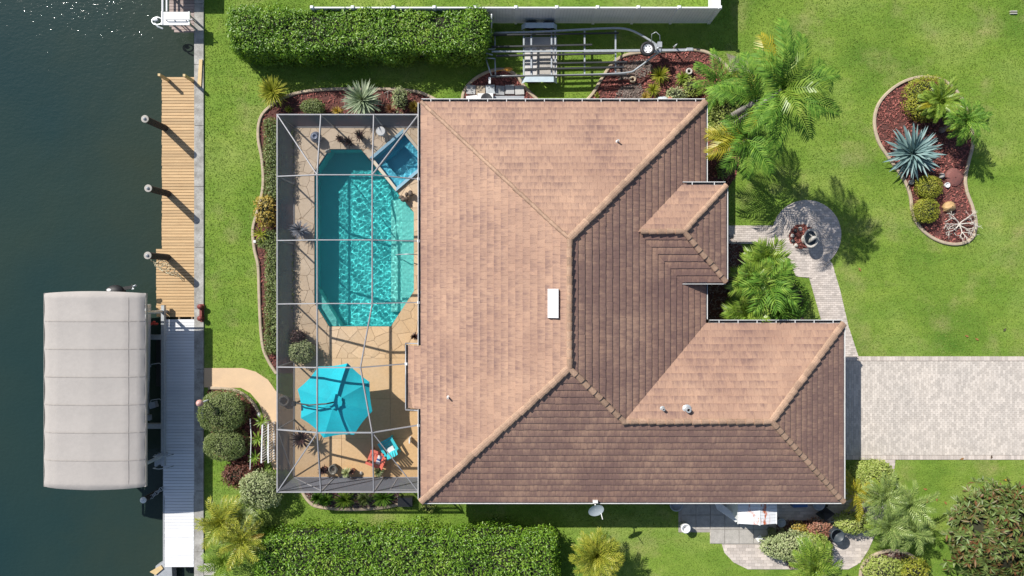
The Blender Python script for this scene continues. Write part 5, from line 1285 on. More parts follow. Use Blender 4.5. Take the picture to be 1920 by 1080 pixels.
fronds_at(1400, 262, 3.0, [(175, 20, 1.9, L_PALMY), (200, 25, 2.0, L_PALMY), (235, 30, 1.8, L_PALM), (268, 30, 1.9, L_PALM), (300, 35, 2.0, L_PALM), (140, 40, 1.5, L_PALM), (215, 60, 1.3, L_PALM), (330, 40, 1.7, L_PALM), (90, 55, 1.4, L_PALM)], 'shorter palm with yellow fronds reaching over the roof edge')
# yellow-green shrubs by the north east corner
bush(1352, 215, 32, 46, 1.3, .12, 3600, L_VARY, 'yellow_shrub', 'big yellow green shrub between the house corner and the leaning trunk', 'shrub', lumpy=.2)
bush(1385, 165, 38, 26, 1.0, .11, 2600, L_YEL, 'yellow_shrub', 'yellow shrub under the outstretched frond above the house corner', 'shrub', lumpy=.15)
bush(1385, 235, 30, 30, 1.0, .12, 1800, L_ARECA, 'green_shrub', 'green shrub under the leaning palm trunk', 'shrub', lumpy=.15)
palm(1345, 155, 1.6, 16, 1.5, [L_PALM, L_ARECA], 'low arching palm lying across the red mulch north of the house corner', 'fan_palm', 'palm', ll=.36, lw=.055, nl=18, droop=.9, el=(-.1, .7), vee=.1, plum=.2, trunk=.06)
tuftplant(1238, 140, 22, .6, 130, L_YEL, 'feathery yellow green grass clump near the trailer wheel', 'ornamental_grass', 'ornamental grass'); tuftplant(1225, 168, 17, .5, 90, L_YEL, 'feathery grass clump nearer the roof below the trailer wheel', 'ornamental_grass', 'ornamental grass')
tuftplant(1280, 145, 17, .5, 80, L_ARECA, 'small green clump beside a white pot ring in the red mulch'); tuftplant(1210, 183, 13, .35, 70, L_ORAN, 'orange clump at the eave below the grass clumps'); tuftplant(1120, 179, 7, .25, 30, L_YEL, 'tiny yellow weed alone in the red mulch')
bush(1268, 178, 19, 12, .5, .10, 420, L_VAR, 'small_shrub', 'pale variegated shrub beside the grey bag at the north eave', 'shrub'); bush(1296, 165, 16, 16, .6, .10, 420, L_VARY, 'small_shrub', 'pale yellow shrub in the mulch left of the arching palm', 'shrub')
x, y = W(1292, 134, .2); rg = B(); torus(rg, (x, y, .22), .12, .05, 16); rg.lathe([(.1, 0), (.12, .2)], (x, y, 0), 14); tag(rg.build('ring_pot', STONE), 'white ring topped pot standing in the mulch by the low palm', 'pot')
x, y = W(1187, 148, .2); rg = B(); torus(rg, (x, y, .12), .12, .05, 16); tag(rg.build('pot_ring', CURB), 'round tan pot beside the curved shadow under the trailer rail', 'pot')
p = W(1245, 186, .3); bb = B(); bb.lathe([(.001, 0), (.3, 0), (.34, .1), (.25, .25), (.1, .32), (.001, .33)], (*p, 0), 9, 1.2, .6); tag(bb.build('tarp_bundle', M('pale_tarp', (.5, .55, .58), (.35, .4, .42))), 'pale blue grey tarp bundle against the north eave', 'tarp'); p = W(1257, 185, .5); bb = B(); bb.lathe([(.001, 0), (.1, .02), (.12, .12), (.08, .2), (.001, .2)], (*p, .33), 12); tag(bb.build('clay_pot', TERRA), 'orange clay pot resting on the pale tarp bundle', 'pot')

# courtyard palms
for px, py, h, nf, L, ms, l in ((1432, 488, 2.2, 16, 1.15, [L_ARECA, L_PALM], 'topmost bright palm clump of the courtyard, touching the walkway'), (1405, 525, 2.4, 16, 1.25, [L_ARECA, L_PALM], 'left courtyard palm clump beside the entry roof'), (1440, 535, 2.6, 18, 1.4, [L_PALM, L_ARECA], 'central and tallest palm clump of the courtyard'), (1395, 585, 1.9, 16, 1.15, [L_ARECA, L_PALM], 'lowest courtyard palm against the garage eave'), (1452, 580, 1.7, 16, 1.1, [L_PALM, L_PALM], 'darker courtyard palm clump at the right by the lawn wedge')):
    palm(px, py, h, nf, L, ms, l, 'areca_palm', 'palm', ll=.6, lw=.075, nl=12, droop=1.6, el=(-.35, 1.3), trunk=.05, group='courtyard palms', plum=.3)
bush(1478, 560, 34, 36, .6, .12, 900, L_PALM, 'ground_shrub', 'dark low shrub filling the right of the courtyard bed', 'shrub'); bush(1405, 560, 40, 40, .7, .14, 900, L_PALM, 'ground_shrub', 'dark low shrub filling the left of the courtyard bed', 'shrub')
bush(1352, 320, 9, 15, .6, .12, 260, L_GREY, 'small_shrub', 'grey green shrub tucked under the eave north of the entry', 'shrub')

# south east corner
bush(1632, 894, 37, 32, 1.25, .12, 3800, L_VARY, 'golden_shrub', 'round golden shrub beside the driveway corner', 'shrub', lumpy=.12)
bush(1597, 978, 33, 18, 1.0, .12, 1900, L_VARY, 'green_shrub', 'oval yellow flecked shrub above the dark barrel', 'shrub', lumpy=.1)
palm(1602, 925, 1.3, 14, 1.2, [L_PALMY, L_ORAN], 'orange and olive palm at the southeast roof corner', 'pygmy_palm', 'palm', ll=.28, lw=.05, nl=15, droop=1.4, el=(-.2, .9), trunk=.05)
for px, py, h, L, l in ((1652, 930, 1.9, 1.25, 'upper left of four airy grey green palms by the golden shrub'), (1700, 945, 2.0, 1.3, 'upper right of four airy grey green palms, over open lawn'), (1660, 985, 1.9, 1.25, 'lower left of four airy grey green palms by the patio edge'), (1705, 990, 1.8, 1.2, 'lower right of four airy grey green palms, nearest the bronze tree')):
    palm(px, py, h, 26, L, [L_GREY, L_ARECA], l, 'pygmy_palm', 'palm', ll=.3, lw=.045, nl=14, droop=1.7, el=(-.4, 1.3), trunk=.06, group='airy palms')
bush(1478, 1022, 48, 24, 1.1, .12, 3200, L_VAR, 'variegated_shrub', 'cream and green shrub spreading over the patio paving', 'shrub', lumpy=.15)
bush(1525, 1022, 30, 26, 1.1, .12, 1700, L_VARY, 'variegated_shrub', 'yellow green half of the planting between the two patio areas', 'shrub', lumpy=.15)
bush(1535, 990, 22, 16, .8, .12, 800, L_PINK, 'pink_shrub', 'pink and salmon croton by the patio slab corner', 'shrub'); bush(1496, 988, 12, 9, .6, .11, 240, L_ORAN, 'small_shrub', 'small orange and green croton left of the pink one', 'shrub')
palm(1520, 1058, 1.8, 30, 1.35, [L_ARECA, L_PALM], 'bright green feathery palm at the foot of the patio planting', 'areca_palm', 'palm', ll=.36, lw=.055, nl=13, droop=1.7, el=(-.3, 1.35), trunk=.05)
bush(1655, 1068, 34, 24, .8, .12, 1700, L_VARY, 'croton', 'yellow croton filling the rounded corner bed', 'shrub', lumpy=.2); bush(1708, 1068, 27, 22, .8, .12, 1300, L_YEL, 'croton', 'greener croton at the right of the rounded corner bed', 'shrub', lumpy=.2)
palm(1118, 1036, 1.4, 70, 1.4, [L_YEL, L_ARECA], 'round yellow green palm standing east of the south hedge', 'areca_palm', 'palm', ll=.34, lw=.05, nl=13, droop=1.5, el=(-.3, 1.4), trunk=.05)
# bronze leaved tree bottom right
def whorltree(px, py, r, h, n, mat, label):
    x, y = W(px, py, h * .6); R = r * (CH - h * .6) / CF; t = thing('bronze_tree', (x, y, 0), label, 'tree')
    B().tube([(x, y, 0), (x + .05, y, h * .5)], [.12, .08], 10).build('trunk', BARK, t, True)
    for k in range(6):
        a = k * 1.05; B().tube([(x, y, h * .35), (x + math.cos(a) * R * .4, y + math.sin(a) * R * .4, h * .6), (x + math.cos(a) * R * .75, y + math.sin(a) * R * .75, h * .8)], [.06, .04, .02], 6).build('limb', BARK, t)
    d = rng.normal(0, 1, (n, 3)); d[:, 2] = np.abs(d[:, 2]) - .1; d = unit(d); c = d * np.array([R, R, h * .5]) * (1 + .2 * lump(d, 5, 2.5))[:, None] * rng.uniform(.72, 1.05, (n, 1)) + np.array([x, y, h * .5])
    m = 9; C = np.repeat(c, m, 0); Dn = np.repeat(unit(d + np.array([0, 0, .5])), m, 0); q = rng.normal(0, 1, C.shape); D = unit(q - Dn * (q * Dn).sum(1, keepdims=True) + Dn * rng.uniform(.2, .9, (len(C), 1)))
    L = rng.uniform(.26, .42, len(C)); leafquads(C + D * L[:, None] / 2, D, Dn, L, L * .30, 'foliage', mat, t)
    bb = B(); bb.lathe([(max(.02, math.cos(v)), math.sin(v)) for v in np.linspace(-.3, 1.5, 7)], (0, 0, 0), 14); bb.v = [(x + p[0] * R * .72, y + p[1] * R * .72, h * .48 + p[2] * h * .36) for p in bb.v]; bb.build('inner_twigs', TWIG, t, True)
whorltree(1872, 1004, 100, 2.6, 560, L_CROT, 'broad tree with bronze and green whorled leaves at the lawn corner')
# palms in the screened cage
def pot(x, y, z, r, h, mat, t): B().lathe([(.001, 0), (r * .7, 0), (r, h * .9), (r * 1.1, h), (r * .92, h), (r * .85, h * .8), (.001, h * .8)], (x, y, z), 18).build('pot', mat, t, True)
def potted(px, py, r, h, n, mat, label, w=.03, potr=.2, potm=None, ph=.35, kind='plant'):
    x, y = W(px, py, h * .5); t = tuftplant(px, py, r, h, n, mat, label, 'potted_plant', 'potted plant', None, w, z=.03)
    pot(x, y, .03, potr, ph, potm or TERRA, t)
    for c in t.children:
        if c.name.startswith('foliage'): c.location.z += ph * .8
    return t
potted(563, 431, 21, .9, 110, M('silvery_leaf', (.30, .32, .36), (.16, .17, .21), ns=9), 'silvery spiky potted palm inside the west wall of the cage', .035)
bush(568, 660, 24, 22, .95, .11, 1500, L_VAR, 'potted_shrub', 'cream and green shrub in the cage just north of the umbrella', 'shrub', lumpy=.2)
bush(562, 631, 13, 12, .85, .12, 420, L_PURP, 'dark_shrub', 'dark purple shrub behind the cream one in the cage', 'shrub', aspect=.3)
rosette(566, 822, .65, 46, .62, .08, [L_PURP], 'dark spiky palm below the umbrella inside the cage wall', 'dark_palm', 'plant', el=(-.1, 1.3), droop=.7, trunk=.06)
potted(608, 880, 11, .45, 60, L_PURP, 'dark red leafy pot at the left of the stone group in the cage', .04, .16); potted(652, 884, 11, .4, 60, L_VAR, 'pale leafy pot beside the stone face planter', .05, .15)
potted(711, 882, 12, .45, 80, L_VAR, 'pale potted plant below the coral chair', .04, .15); potted(662, 882, 7, .35, 40, L_PURP, 'small dark potted plant near the south cage wall', .03, .12)
x, y = W(625, 880, .4); st = thing('stone_planter', (x, y, .03), 'tall grey carved stone planter near the south wall of the cage', 'planter')
DST = M('dark_carved_stone', (.16, .15, .125), (.08, .075, .065), rough=.9, ns=12, bs=30); B().lathe([(.001, 0), (.16, 0), (.2, .18), (.17, .34), (.21, .42), (.22, .47), (.17, .47), (.15, .40), (.001, .38)], (x, y, .03), 20, .9, 1.15).build('body', DST, st, True); torus(B(), (x, y, .46), .2, .025, 20).build('rim', STONE, st, True); B().lathe([(.001, .0), (.15, .0)], (x, y, .42), 16, .9, 1.1).build('soil', SOIL, st)
rock(647, 893, 8, 4, .2, STONE, 'flat grey stone by the stone planter', 8); rock(677, 887, 3, 3, .15, STONE, 'small grey stone at the south cage wall', 9)
x, y = W(532, 752, .3); rp_ = thing('round_planter', (x, y, 0), 'round stone ring planter outside the west cage wall', 'planter'); torus(B(), (x, y, .25), .22, .06, 20).build('rim', STONE, rp_, True); B().lathe([(.2, 0), (.24, .25)], (x, y, 0), 18).build('body', STONE, rp_)
x, y = W(592, 257, .4); gz_ = thing('glazed_jar', (x, y, .03), 'round blue grey glazed jar at the north end of the pool', 'jar')
B().lathe([(.001, 0), (.12, 0), (.27, .22), (.27, .38), (.14, .52), (.16, .56), (.1, .57), (.08, .5), (.001, .48)], (x, y, .03), 24).build('body', M('blue_glaze', (.26, .30, .38), (.18, .2, .28), rough=.25, ns=12), gz_, True)
for px, py, r, l, mt in ((640, 262, 9, 'left of three dark spiky pots by the north cage wall', L_PURP), (655, 268, 13, 'widest of three dark leafy pots by the north cage wall', L_PURP), (676, 256, 13, 'right spiky pot of three by the north cage wall', L_PURP)): potted(px, py, r, .5, 70, mt, l, .03, .14, DARK)
x, y = W(714, 246, .45); sl = thing('round_stool', (x, y, .03), 'round white stool table beside the spa', 'stool'); B().lathe([(.001, .40), (.21, .40), (.23, .43), (.21, .46), (.001, .46)], (x, y, .03), 22).build('top', WHITE, sl); B().lathe([(.16, 0), (.1, .2), (.14, .4)], (x, y, .03), 14).build('base', WHITE, sl, True)
# little statues by the pool: heron by the corner, fountain figure by the spa
x, y = W(614, 283, .2); hn = thing('frog_statue', (x, y, .03), 'small pale statue on the pool rim at its north corner', 'statue'); B().lathe([(.001, 0), (.1, 0), (.12, .1), (.06, .2), (.07, .26), (.001, .32)], (x, y, .03), 12, 1.2, .8).build('body', STONE, hn, True); B().lathe([(.001, 0), (.05, .03), (.001, .08)], (x + .08, y + .05, .22), 10).build('head', STONE, hn, True)
x, y = W(762, 369, .25); g2 = thing('rock_fountain', (x, y, .03), 'cluster of dark brown rocks and figures between pool and spa', 'rock cluster')
for k in range(7):
    q = B(); q.lathe([(.001, -.1), (.12, 0), (.13, .1), (.06, .2), (.001, .22)], (x + random.uniform(-.26, .26), y + random.uniform(-.18, .18), .13 + .06 * (k % 3)), 7, random.uniform(.7, 1.2), random.uniform(.7, 1.2)); q.build('rock', M('brown_rock', (.16, .12, .09), (.08, .06, .05), ns=9) if k == 0 else bpy.data.materials['brown_rock'], g2)
potted(779, 630, 9, .5, 60, L_PURP, 'small dark plant against the house near the roof step', .03, .1)
x, y = W(768, 826, .4); tag(B().box(x - .04, x + .04, y - .13, y + .13, .03, .5, .01).build('white_stand', WHITE), 'slim white stand in the umbrella shade by the house', 'stand')

# ------------------------------------------------------------------ umbrella and chairs
UZ = 2.05; rim = [W3(px, py, UZ) for px, py in ((597, 687), (652, 681), (693, 716), (698, 771), (664, 815), (607, 821), (564, 784), (558, 730))]; ux, uy = W(628, 753, 2.55); ap = (ux, uy, 2.55)
um = thing('patio_umbrella', (*W(551, 756, .3), .03), 'large eight sided turquoise offset umbrella under the cage', 'umbrella')
def up_(a, b, t): return tuple(a[i] + (b[i] - a[i]) * t for i in range(3))
for i in range(8):
    a, b_ = rim[i], rim[(i + 1) % 8]; bb = B(); V = []; n = 6
    for k in range(n + 1):
        t = .10 + .90 * k / n
        for j in range(5):
            u_ = j / 4; e = up_(a, b_, u_); p = up_(ap, e, t); sag = -.05 * math.sin(PI * u_) * t + .03 * math.sin(PI * t); inw = .035 * math.sin(PI * u_) * t
            V.append((p[0] + (ap[0] - p[0]) * inw, p[1] + (ap[1] - p[1]) * inw, p[2] + sag))
    bb.add(V, [(k * 5 + j, (k + 1) * 5 + j, (k + 1) * 5 + j + 1, k * 5 + j + 1) for k in range(n) for j in range(4)]); bb.build('canopy_panel', TEALC, um, True)
    B().tube([(ap[0], ap[1], ap[2] - .05), (a[0], a[1], a[2] - .03)], .012, 5).build('rib', DARKW, um)
vb = B(); V = [(ap[0], ap[1], ap[2] + .09)] 
for k in range(24):
    a = k * PI / 12; r = .34 + .03 * math.sin(k * 4.1); V.append((ap[0] + r * math.cos(a), ap[1] + r * math.sin(a), ap[2] + .02 + .015 * math.sin(k * 2.7)))
vb.add(V, [(0, 1 + k, 1 + (k + 1) % 24) for k in range(24)]); vb.build('vent_flap', TEALC, um, True)
px_, py_ = W(553, 757, 2.3); B().tube([(px_, py_, .03), (px_, py_, 2.3)], .045, 10).build('pole', DARKW, um)
B().tube([(px_, py_, 2.1), (px_ + .1, py_ + .05, 2.45), (px_ + .8, py_ + .02, 2.78), (ux - .3, uy - .05, 2.82), (ux, uy, 2.72)], .035, 8).build('arm', DARKW, um); B().tube([(px_, py_, 1.5), (px_ + .5, py_ - .1, 2.2), (ux - .6, uy - .1, 2.78)], .02, 6).build('strut', DARKW, um)
B().obox((px_, py_), .8, .8, .03, .09, .3).build('base', DARKW, um); B().obox((px_ - .05, py_), .16, .2, 2.2, 2.4).build('crank_box', DARK, um)
def chair(loc, rz, mat, label):
    t = thing('adirondack_chair', loc, label, 'chair', None, rz); P_ = lambda nm, b_, m=mat: b_.build(nm, m, t, org=(0, 0, 0))
    for k in range(5): P_('seat_slat', B().obox((.05 - .0 + .115 * k, 0), .10, .50, .30 + .02 * k, .32 + .02 * k))
    for k in range(5):
        y = -.22 + .11 * k; hh = .92 - .05 * abs(k - 2); bb = B(); bb.bar((.02, y * .85, .28), (-.32, y * 1.15, hh), .095, .02); P_('back_slat', bb)
    for s in (-1, 1):
        P_('armrest', B().obox((.22, s * .33), .70, .13, .53, .555)); P_('leg', B().box(.48, .56, s * .31 - .02, s * .31 + .02, 0, .53)); P_('leg', B().bar((.5, s * .27, .30), (-.35, s * .27, .02), .03, .09))
    P_('back_brace', B().bar((-.13, -.33, .53), (-.13, .33, .53), .06, .03)); return t
c1 = W(712, 862, .4); c2 = W(733, 843, .4)
chair((*c1, .03), math.radians(158), CORAL, 'coral red adirondack chair with a striped towel near the cage wall'); chair((*c2, .03), math.radians(120), TURQP, 'turquoise adirondack chair in the umbrella shade next to the coral one')
tw = B(); tw.obox((c1[0] + .02, c1[1]), .42, .3, .46, .50, math.radians(70)); tag(tw.build('towel', WHITE), 'white towel with a navy band lying on the coral chair', 'towel'); bpy.data.objects['towel'].location.z = .0
tb = B(); tb.obox((c1[0] + .02, c1[1]), .10, .31, .502, .508, math.radians(70)); o = tb.build('stripe', BLUEP, bpy.data.objects['towel'])
tag(B().obox((c2[0] + .02, c2[1] - .02), .34, .36, .43, .50, math.radians(120)).build('cushion', WHITE), 'pale cushion on the turquoise chair', 'cushion')

# ------------------------------------------------------------------ bird bath
fx, fy_ = W(1518, 447, .6); ft = thing('bird_bath', (fx, fy_, .03), 'oval stone bird bath with a pale figure in the paved circle', 'bird bath')
B().lathe([(.22, 0), (.2, .08), (.1, .15), (.09, .45), (.2, .55), (.42, .68), (.47, .74), (.43, .75), (.3, .64), (.001, .60)], (fx, fy_, .03), 28, .78, 1.0).build('basin', STONE, ft, True)
B().lathe([(.001, .0), (.37, .0)], (fx, fy_, .715), 24, .78, 1).build('dark_water', GLASS, ft)
B().tube([(fx - .1, fy_ - .2, .70), (fx - .06, fy_ - .1, .86), (fx + .02, fy_, .93), (fx + .14, fy_ + .02, .92), (fx + .22, fy_ + .08, .82)], [.05, .09, .11, .08, .03], 12).build('figure', STONE, ft, True)
B().tube([(fx + .02, fy_ + .02, .9), (fx - .1, fy_ + .12, .97), (fx - .14, fy_ + .2, .9)], [.05, .04, .01], 8).build('figure_wing', STONE, ft, True)
for k in range(5): a = 2.2 + k * .6; rock(1503 + 17 * math.cos(a), 446 + 17 * math.sin(a), 4, 4, .14, DARKW if k % 2 else STONE, ('grey', 'black', 'larger grey', 'small black', 'lowest grey')[k] + ' stone in the mulch ring round the bird bath', 20 + k, 'stone')

# ------------------------------------------------------------------ ramp rail by the path
rl = thing('ramp_railing', (*W(512, 860), 0), 'white slatted railing along the sand coloured ramp', 'railing')
for (a, b_) in (((492, 797), (490, 868)), ((503, 797), (503, 868))):
    p, q = Vector(W3(*a, .9)), Vector(W3(*b_, .9)); B().bar(p, q, .05, .05).build('top_rail', VINYL, rl)
    p2, q2 = Vector((p.x, p.y, .12)), Vector((q.x, q.y, .12)); B().bar(p2, q2, .04, .04).build('bottom_rail', VINYL, rl)
    for k in range(15): f = k / 14; c = p.lerp(q, f); B().box(c.x - .015, c.x + .015, c.y - .015, c.y + .015, .03, .88).build('baluster', VINYL, rl)
w_ = B(); w_.tube([W3(469, 786, .5), W3(471, 820, .9), W3(469, 880, .9)], .02, 6); w_.tube([W3(469, 786, 0), W3(469, 786, .5)], .03, 8); tag(w_.build('handrail_pole', WHITE), 'single thin white rail standing in the dockside bed', 'railing')
x, y = W(485, 778, .15); tag(B().lathe([(.001, 0), (.1, .03), (.12, .1), (.07, .18), (.001, .2)], (x, y, 0), 12).build('white_globe_light', WHITE), 'white globe light beside the northern dracaena', 'garden light')

# ------------------------------------------------------------------ boat trailer
tr = thing('boat_trailer', (*W(1060, 98), 0), 'empty galvanised twin axle boat trailer with dark bunks on the north lawn', 'boat trailer')
TZ = .62
def T(px, py, z=TZ): return Vector(W3(px, py, z))
def tube(nm, pts, r, m=GALV): B().tube(pts, r, 8).build(nm, m, tr, True)
up1 = smooth([(922, 62), (1000, 60), (1080, 56), (1140, 53), (1172, 54), (1195, 62), (1225, 80), (1240, 92)], 3); lo1 = smooth([(922, 143), (1060, 141), (1170, 137), (1195, 128), (1225, 105), (1240, 96)], 3)
tube('frame_rail', [T(*p) for p in up1], .055); tube('frame_rail', [T(*p) for p in lo1], .045)
B().bar(T(1095, 96), T(1300, 94), .11, .10).build('tongue', GALV, tr); B().bar(T(1095, 96), T(922, 97), .07, .08).build('keel_beam', GALV, tr)
for px in (982, 996, 1034, 1041, 1096, 1154): B().bar(T(px, 58, TZ - .06), T(px, 142 if px < 1100 else 136, TZ - .06), .07, .07).build('cross_member', GALV, tr)
for (a, b_, w) in (((930, 105), (1152, 100), .08), ((922, 88), (1110, 84), .07), ((1035, 119), (1175, 116), .07), ((985, 130), (1170, 126), .08), ((920, 144), (1175, 140), .06), ((925, 66), (1160, 62), .06)): B().bar(T(*a, TZ + .08), T(*b_, TZ + .08), w, .09).build('bunk', DARKW, tr)
for a, b_ in (((908, 92), (924, 62)), ((908, 92), (928, 92)), ((928, 66), (928, 92)), ((910, 108), (928, 110)), ((910, 108), (922, 143)), ((928, 110), (929, 140))): tube('rear_brace', [T(*a, .5), T(*b_, .5)], .035)
tube('guide_post', [T(922, 62, .6), T(921, 62, 1.0), T(922, 26, 1.6)], .04); B().bar(T(895, 96, .7), T(924, 103, .62), .05).build('rear_bar', GALV, tr)
B().obox(tuple(T(918, 150)[:2]), .1, .3, .5, .6).build('tail_light', VINYL, tr)
FB = M('fender_metal', (.50, .58, .62), (.42, .50, .55), rough=.35)
for (yc_, s) in ((48, 1), (149, -1)):
    yy = W(0, yc_, .7)[1]; x0_, x1_ = W(978, 0, .7)[0], W(1045, 0, .7)[0]; V = []
    prof_ = [(x0_, .45), (x0_ + .18, .74), (x1_ - .18, .74), (x1_, .45)]
    bb = B(); 
    for xx_, zz in prof_: V += [(xx_, yy - .13, zz), (xx_, yy + .13, zz)]
    bb.add(V, [(0, 2, 3, 1), (2, 4, 5, 3), (4, 6, 7, 5)]); bb.build('fender', FB, tr)
    for px in (996, 1029):
        c = T(px, yc_, .33); y_ = c.y - s * .0; wb = B(); prof2 = [(.17, -.1), (.3, -.11), (.34, -.07), (.34, .07), (.3, .11), (.17, .1)]
        for r_, h_ in (): pass
        n = 20; V = [(c.x + r_ * math.cos(2 * PI * k / n), y_ + h_, .35 + r_ * math.sin(2 * PI * k / n)) for r_, h_ in prof2 for k in range(n)]
        F = [(i * n + k, (i + 1) * n + k, (i + 1) * n + (k + 1) % n, i * n + (k + 1) % n) for i in range(5) for k in range(n)]
        w_o = wb.add(V, F).build('wheel', DARK, tr, True)
        rb_ = B(); V = [(c.x + .18 * math.cos(2 * PI * k / n), y_ + h_, .35 + .18 * math.sin(2 * PI * k / n)) for h_ in (-.08, .08) for k in range(n)]; rb_.add(V, [tuple(range(n)), tuple(range(2 * n - 1, n - 1, -1))]); rb_.build('rim', GALV, w_o)
c = T(1214, 92, 1.0); sp_ = B(); 
prof3 = [(.19, .02), (.22, .09), (.31, .1), (.35, .06), (.35, -.06), (.3, -.1)]
sw_ = B().lathe([(r, h) for r, h in prof3][::-1], tuple(c), 26).build('spare_wheel', DARK, tr, True)
B().lathe([(.001, .03), (.07, .04), (.1, .02), (.19, .05), (.21, .09)][::-1], tuple(c), 26).build('rim', VINYL, sw_, True)
for k in range(6): a = k * PI / 3; B().lathe([(.001, .031), (.028, .03)], (c.x + .14 * math.cos(a), c.y + .14 * math.sin(a), c.z + .02), 8).build('rim_hole', DARKW, sw_)
B().obox((T(1231, 92).x, T(1231, 92).y), .38, .42, .66, .74).build('winch_plate', GALV, tr); tube('winch_post', [T(1232, 92, .7), T(1234, 90, 1.25)], .05); B().obox((T(1232, 92).x, T(1232, 92).y), .2, .26, 1.05, 1.25).build('winch', GREYP, tr)
tube('winch_hoop', [T(1222, 80, .8), T(1222, 64, 1.1), T(1230, 60, 1.2), T(1237, 66, 1.1), T(1238, 85, .8)], .02); tube('jack', [T(1262, 92, .1), T(1268, 84, 1.0)], .035); tube('jack_handle', [T(1262, 88, .9), T(1270, 82, 1.0)], .02)
B().obox((T(1292, 94).x, T(1292, 94).y), .3, .14, .66, .76).build('coupler', GALV, tr)
pad = tag(B().prism(WL([(984, 70), (1044, 70), (1044, 146), (984, 146)]), .0, .05).build('concrete_pad', M('light_pad', (.60, .58, .56), (.48, .46, .45), ns=2)), kind='structure')
tag(B().prism(WL([(1006, 88), (1036, 88), (1036, 140), (1006, 140)]), .051, .09).build('loose_slab', CONC), 'square pale slab lying on the pad beneath the trailer', 'slab')
od = B(); od.tube([W3(928, 134, .3), W3(948, 130, .3)], .02, 6); od.lathe([(.001, 0), (.2, .01), (.22, .03), (.001, .05)], (*W(953, 130, .3), .28), 12, 1, .45); tag(od.build('orange_paddle', M('orange_plastic', (.62, .28, .03), rough=.4)), 'orange paddle blade under the rear of the trailer', 'paddle')
# things stacked on the bed below the trailer
cols = [('grey', (.42, .42, .42)), ('tan', (.45, .36, .26)), ('pale blue grey', (.48, .52, .55)), ('mid grey', (.36, .37, .38)), ('white and dark', (.5, .5, .5)), ('light grey', (.56, .55, .53))]
for k, (nm, cc) in enumerate(cols):
    px = 883 + 18.2 * k; c = W(px, 168 + (k % 2) * 1.2, .1); tag(B().obox(c, .44, .44, .045, .12 + .02 * (k % 3), .06 * (k % 3 - 1)).build('stepping_stone', M('slab_' + nm.replace(' ', '_'), cc, tuple(v * .75 for v in cc), ns=5, fine=.3)), f'{nm} square stepping stone in the row, {("first","second","third","fourth","fifth","sixth")[k]} from the hedge side', 'stepping stone', 'row of square stepping stones')
c = W(910, 186, .5); ac = thing('air_conditioner', (*c, 0), 'white air conditioning cabinet with a round black fan at the north eave', 'air conditioner')
B().obox(c, .75, .55, 0, .55).build('cabinet', WHITE, ac); c2_ = (c[0] + .05, c[1]); B().lathe([(.001, .56), (.24, .56), (.27, .60), (.22, .60), (.001, .58)], (*c2_, 0), 20).build('fan_grille', DARKW, ac)
tag(B().obox(W(885, 186, .2), .55, .3, .05, .3, .1).build('white_crate', WHITE), 'white crate half under the north eave beside the edging', 'crate')
tag(B().obox(W(952, 187, .3), 1.6, .35, .05, .35).build('grey_box', GREYP), 'long grey box half under the north eave beside the black fan', 'box')

# ------------------------------------------------------------------ south side clutter
x0, y1_ = W(1384, 936, 1.9); x1_, y0_ = W(1456, 982, 1.9); xm = W(1423, 0, 1.98)[0]
sh = thing('garden_shed', ((x0 + x1_) / 2, (y0_ + y1_) / 2, 0), 'small white shed with a ribbed roof stained by rust', 'shed')
def rust_mat():
    m, nt, b = new_mat('rusty_white_roof'); n = noise(nt, 3.6, 5, 0.7, vs=(1.6, .5, 1)); c = ramp(nt, n, [(0.50, (0.72, 0.73, 0.75)), (0.58, (0.50, 0.13, 0.05))])
    g = nd(nt, 'ShaderNodeNewGeometry'); sx = nd(nt, 'ShaderNodeSeparateXYZ'); nt.links.new(g.outputs['Position'], sx.inputs[0])
    f = math_(nt, 'ABSOLUTE', math_(nt, 'SUBTRACT', sx.outputs[0], xm)); c = mixc(nt, ramp(nt, f, [(0.35, (1, 1, 1)), (0.6, (0, 0, 0))]), (0.72, 0.73, 0.75), c)
    nt.links.new(c, b.inputs['Base Color']); b.inputs['Roughness'].default_value = 0.5; return m
RU = rust_mat()
B().box(x0 + .06, x1_ - .06, y0_ + .06, y1_ - .04, 0, 1.85).build('wall', WHITE, sh)
for (a, b_, za, zb) in ((x0, xm, 1.88, 2.05), (xm, x1_, 2.05, 1.88)):
    n = 8
    for k in range(n):
        ya2, yb2 = y0_ + (y1_ - y0_) * k / n, y0_ + (y1_ - y0_) * (k + 1) / n - .012
        B().add([(a, ya2, za), (b_, ya2, zb), (b_, yb2, zb), (a, yb2, za), (a, ya2, za - .03), (b_, ya2, zb - .03), (b_, yb2, zb - .03), (a, yb2, za - .03)], [(0, 1, 2, 3), (4, 7, 6, 5), (0, 4, 5, 1), (1, 5, 6, 2), (2, 6, 7, 3), (3, 7, 4, 0)]).build('roof_panel', RU, sh)
B().bar((xm, y0_ - .02, 2.06), (xm, y1_, 2.06), .07, .03).build('ridge_strip', WHITE, sh)
B().box(x0 - .02, x0 + .01, y0_ - .02, y1_, 1.83, 1.90).build('edge_trim', WHITE, sh); B().box(x1_ - .01, x1_ + .02, y0_ - .02, y1_, 1.83, 1.90).build('edge_trim', WHITE, sh)
lc = thing('slatted_lounger', (*W(1362, 958), .04), 'white slatted folding lounger leaning beside the shed', 'lounger')
p, q = Vector(W3(1342, 945, .4)), Vector(W3(1376, 968, .9))
for k in range(7): c = p.lerp(q, k / 6); B().bar(c + Vector((-.1, .28 - .02 * k, 0)), c + Vector((.12, -.26, .0)), .10, .025).build('slat', WHITE, lc)
B().bar(p + Vector((.1, -.26, 0)), q + Vector((.12, -.26, 0)), .05).build('side_rail', WHITE, lc); B().bar(p + Vector((-.1, .28, 0)), q + Vector((-.1, .2, 0)), .05).build('side_rail', WHITE, lc)
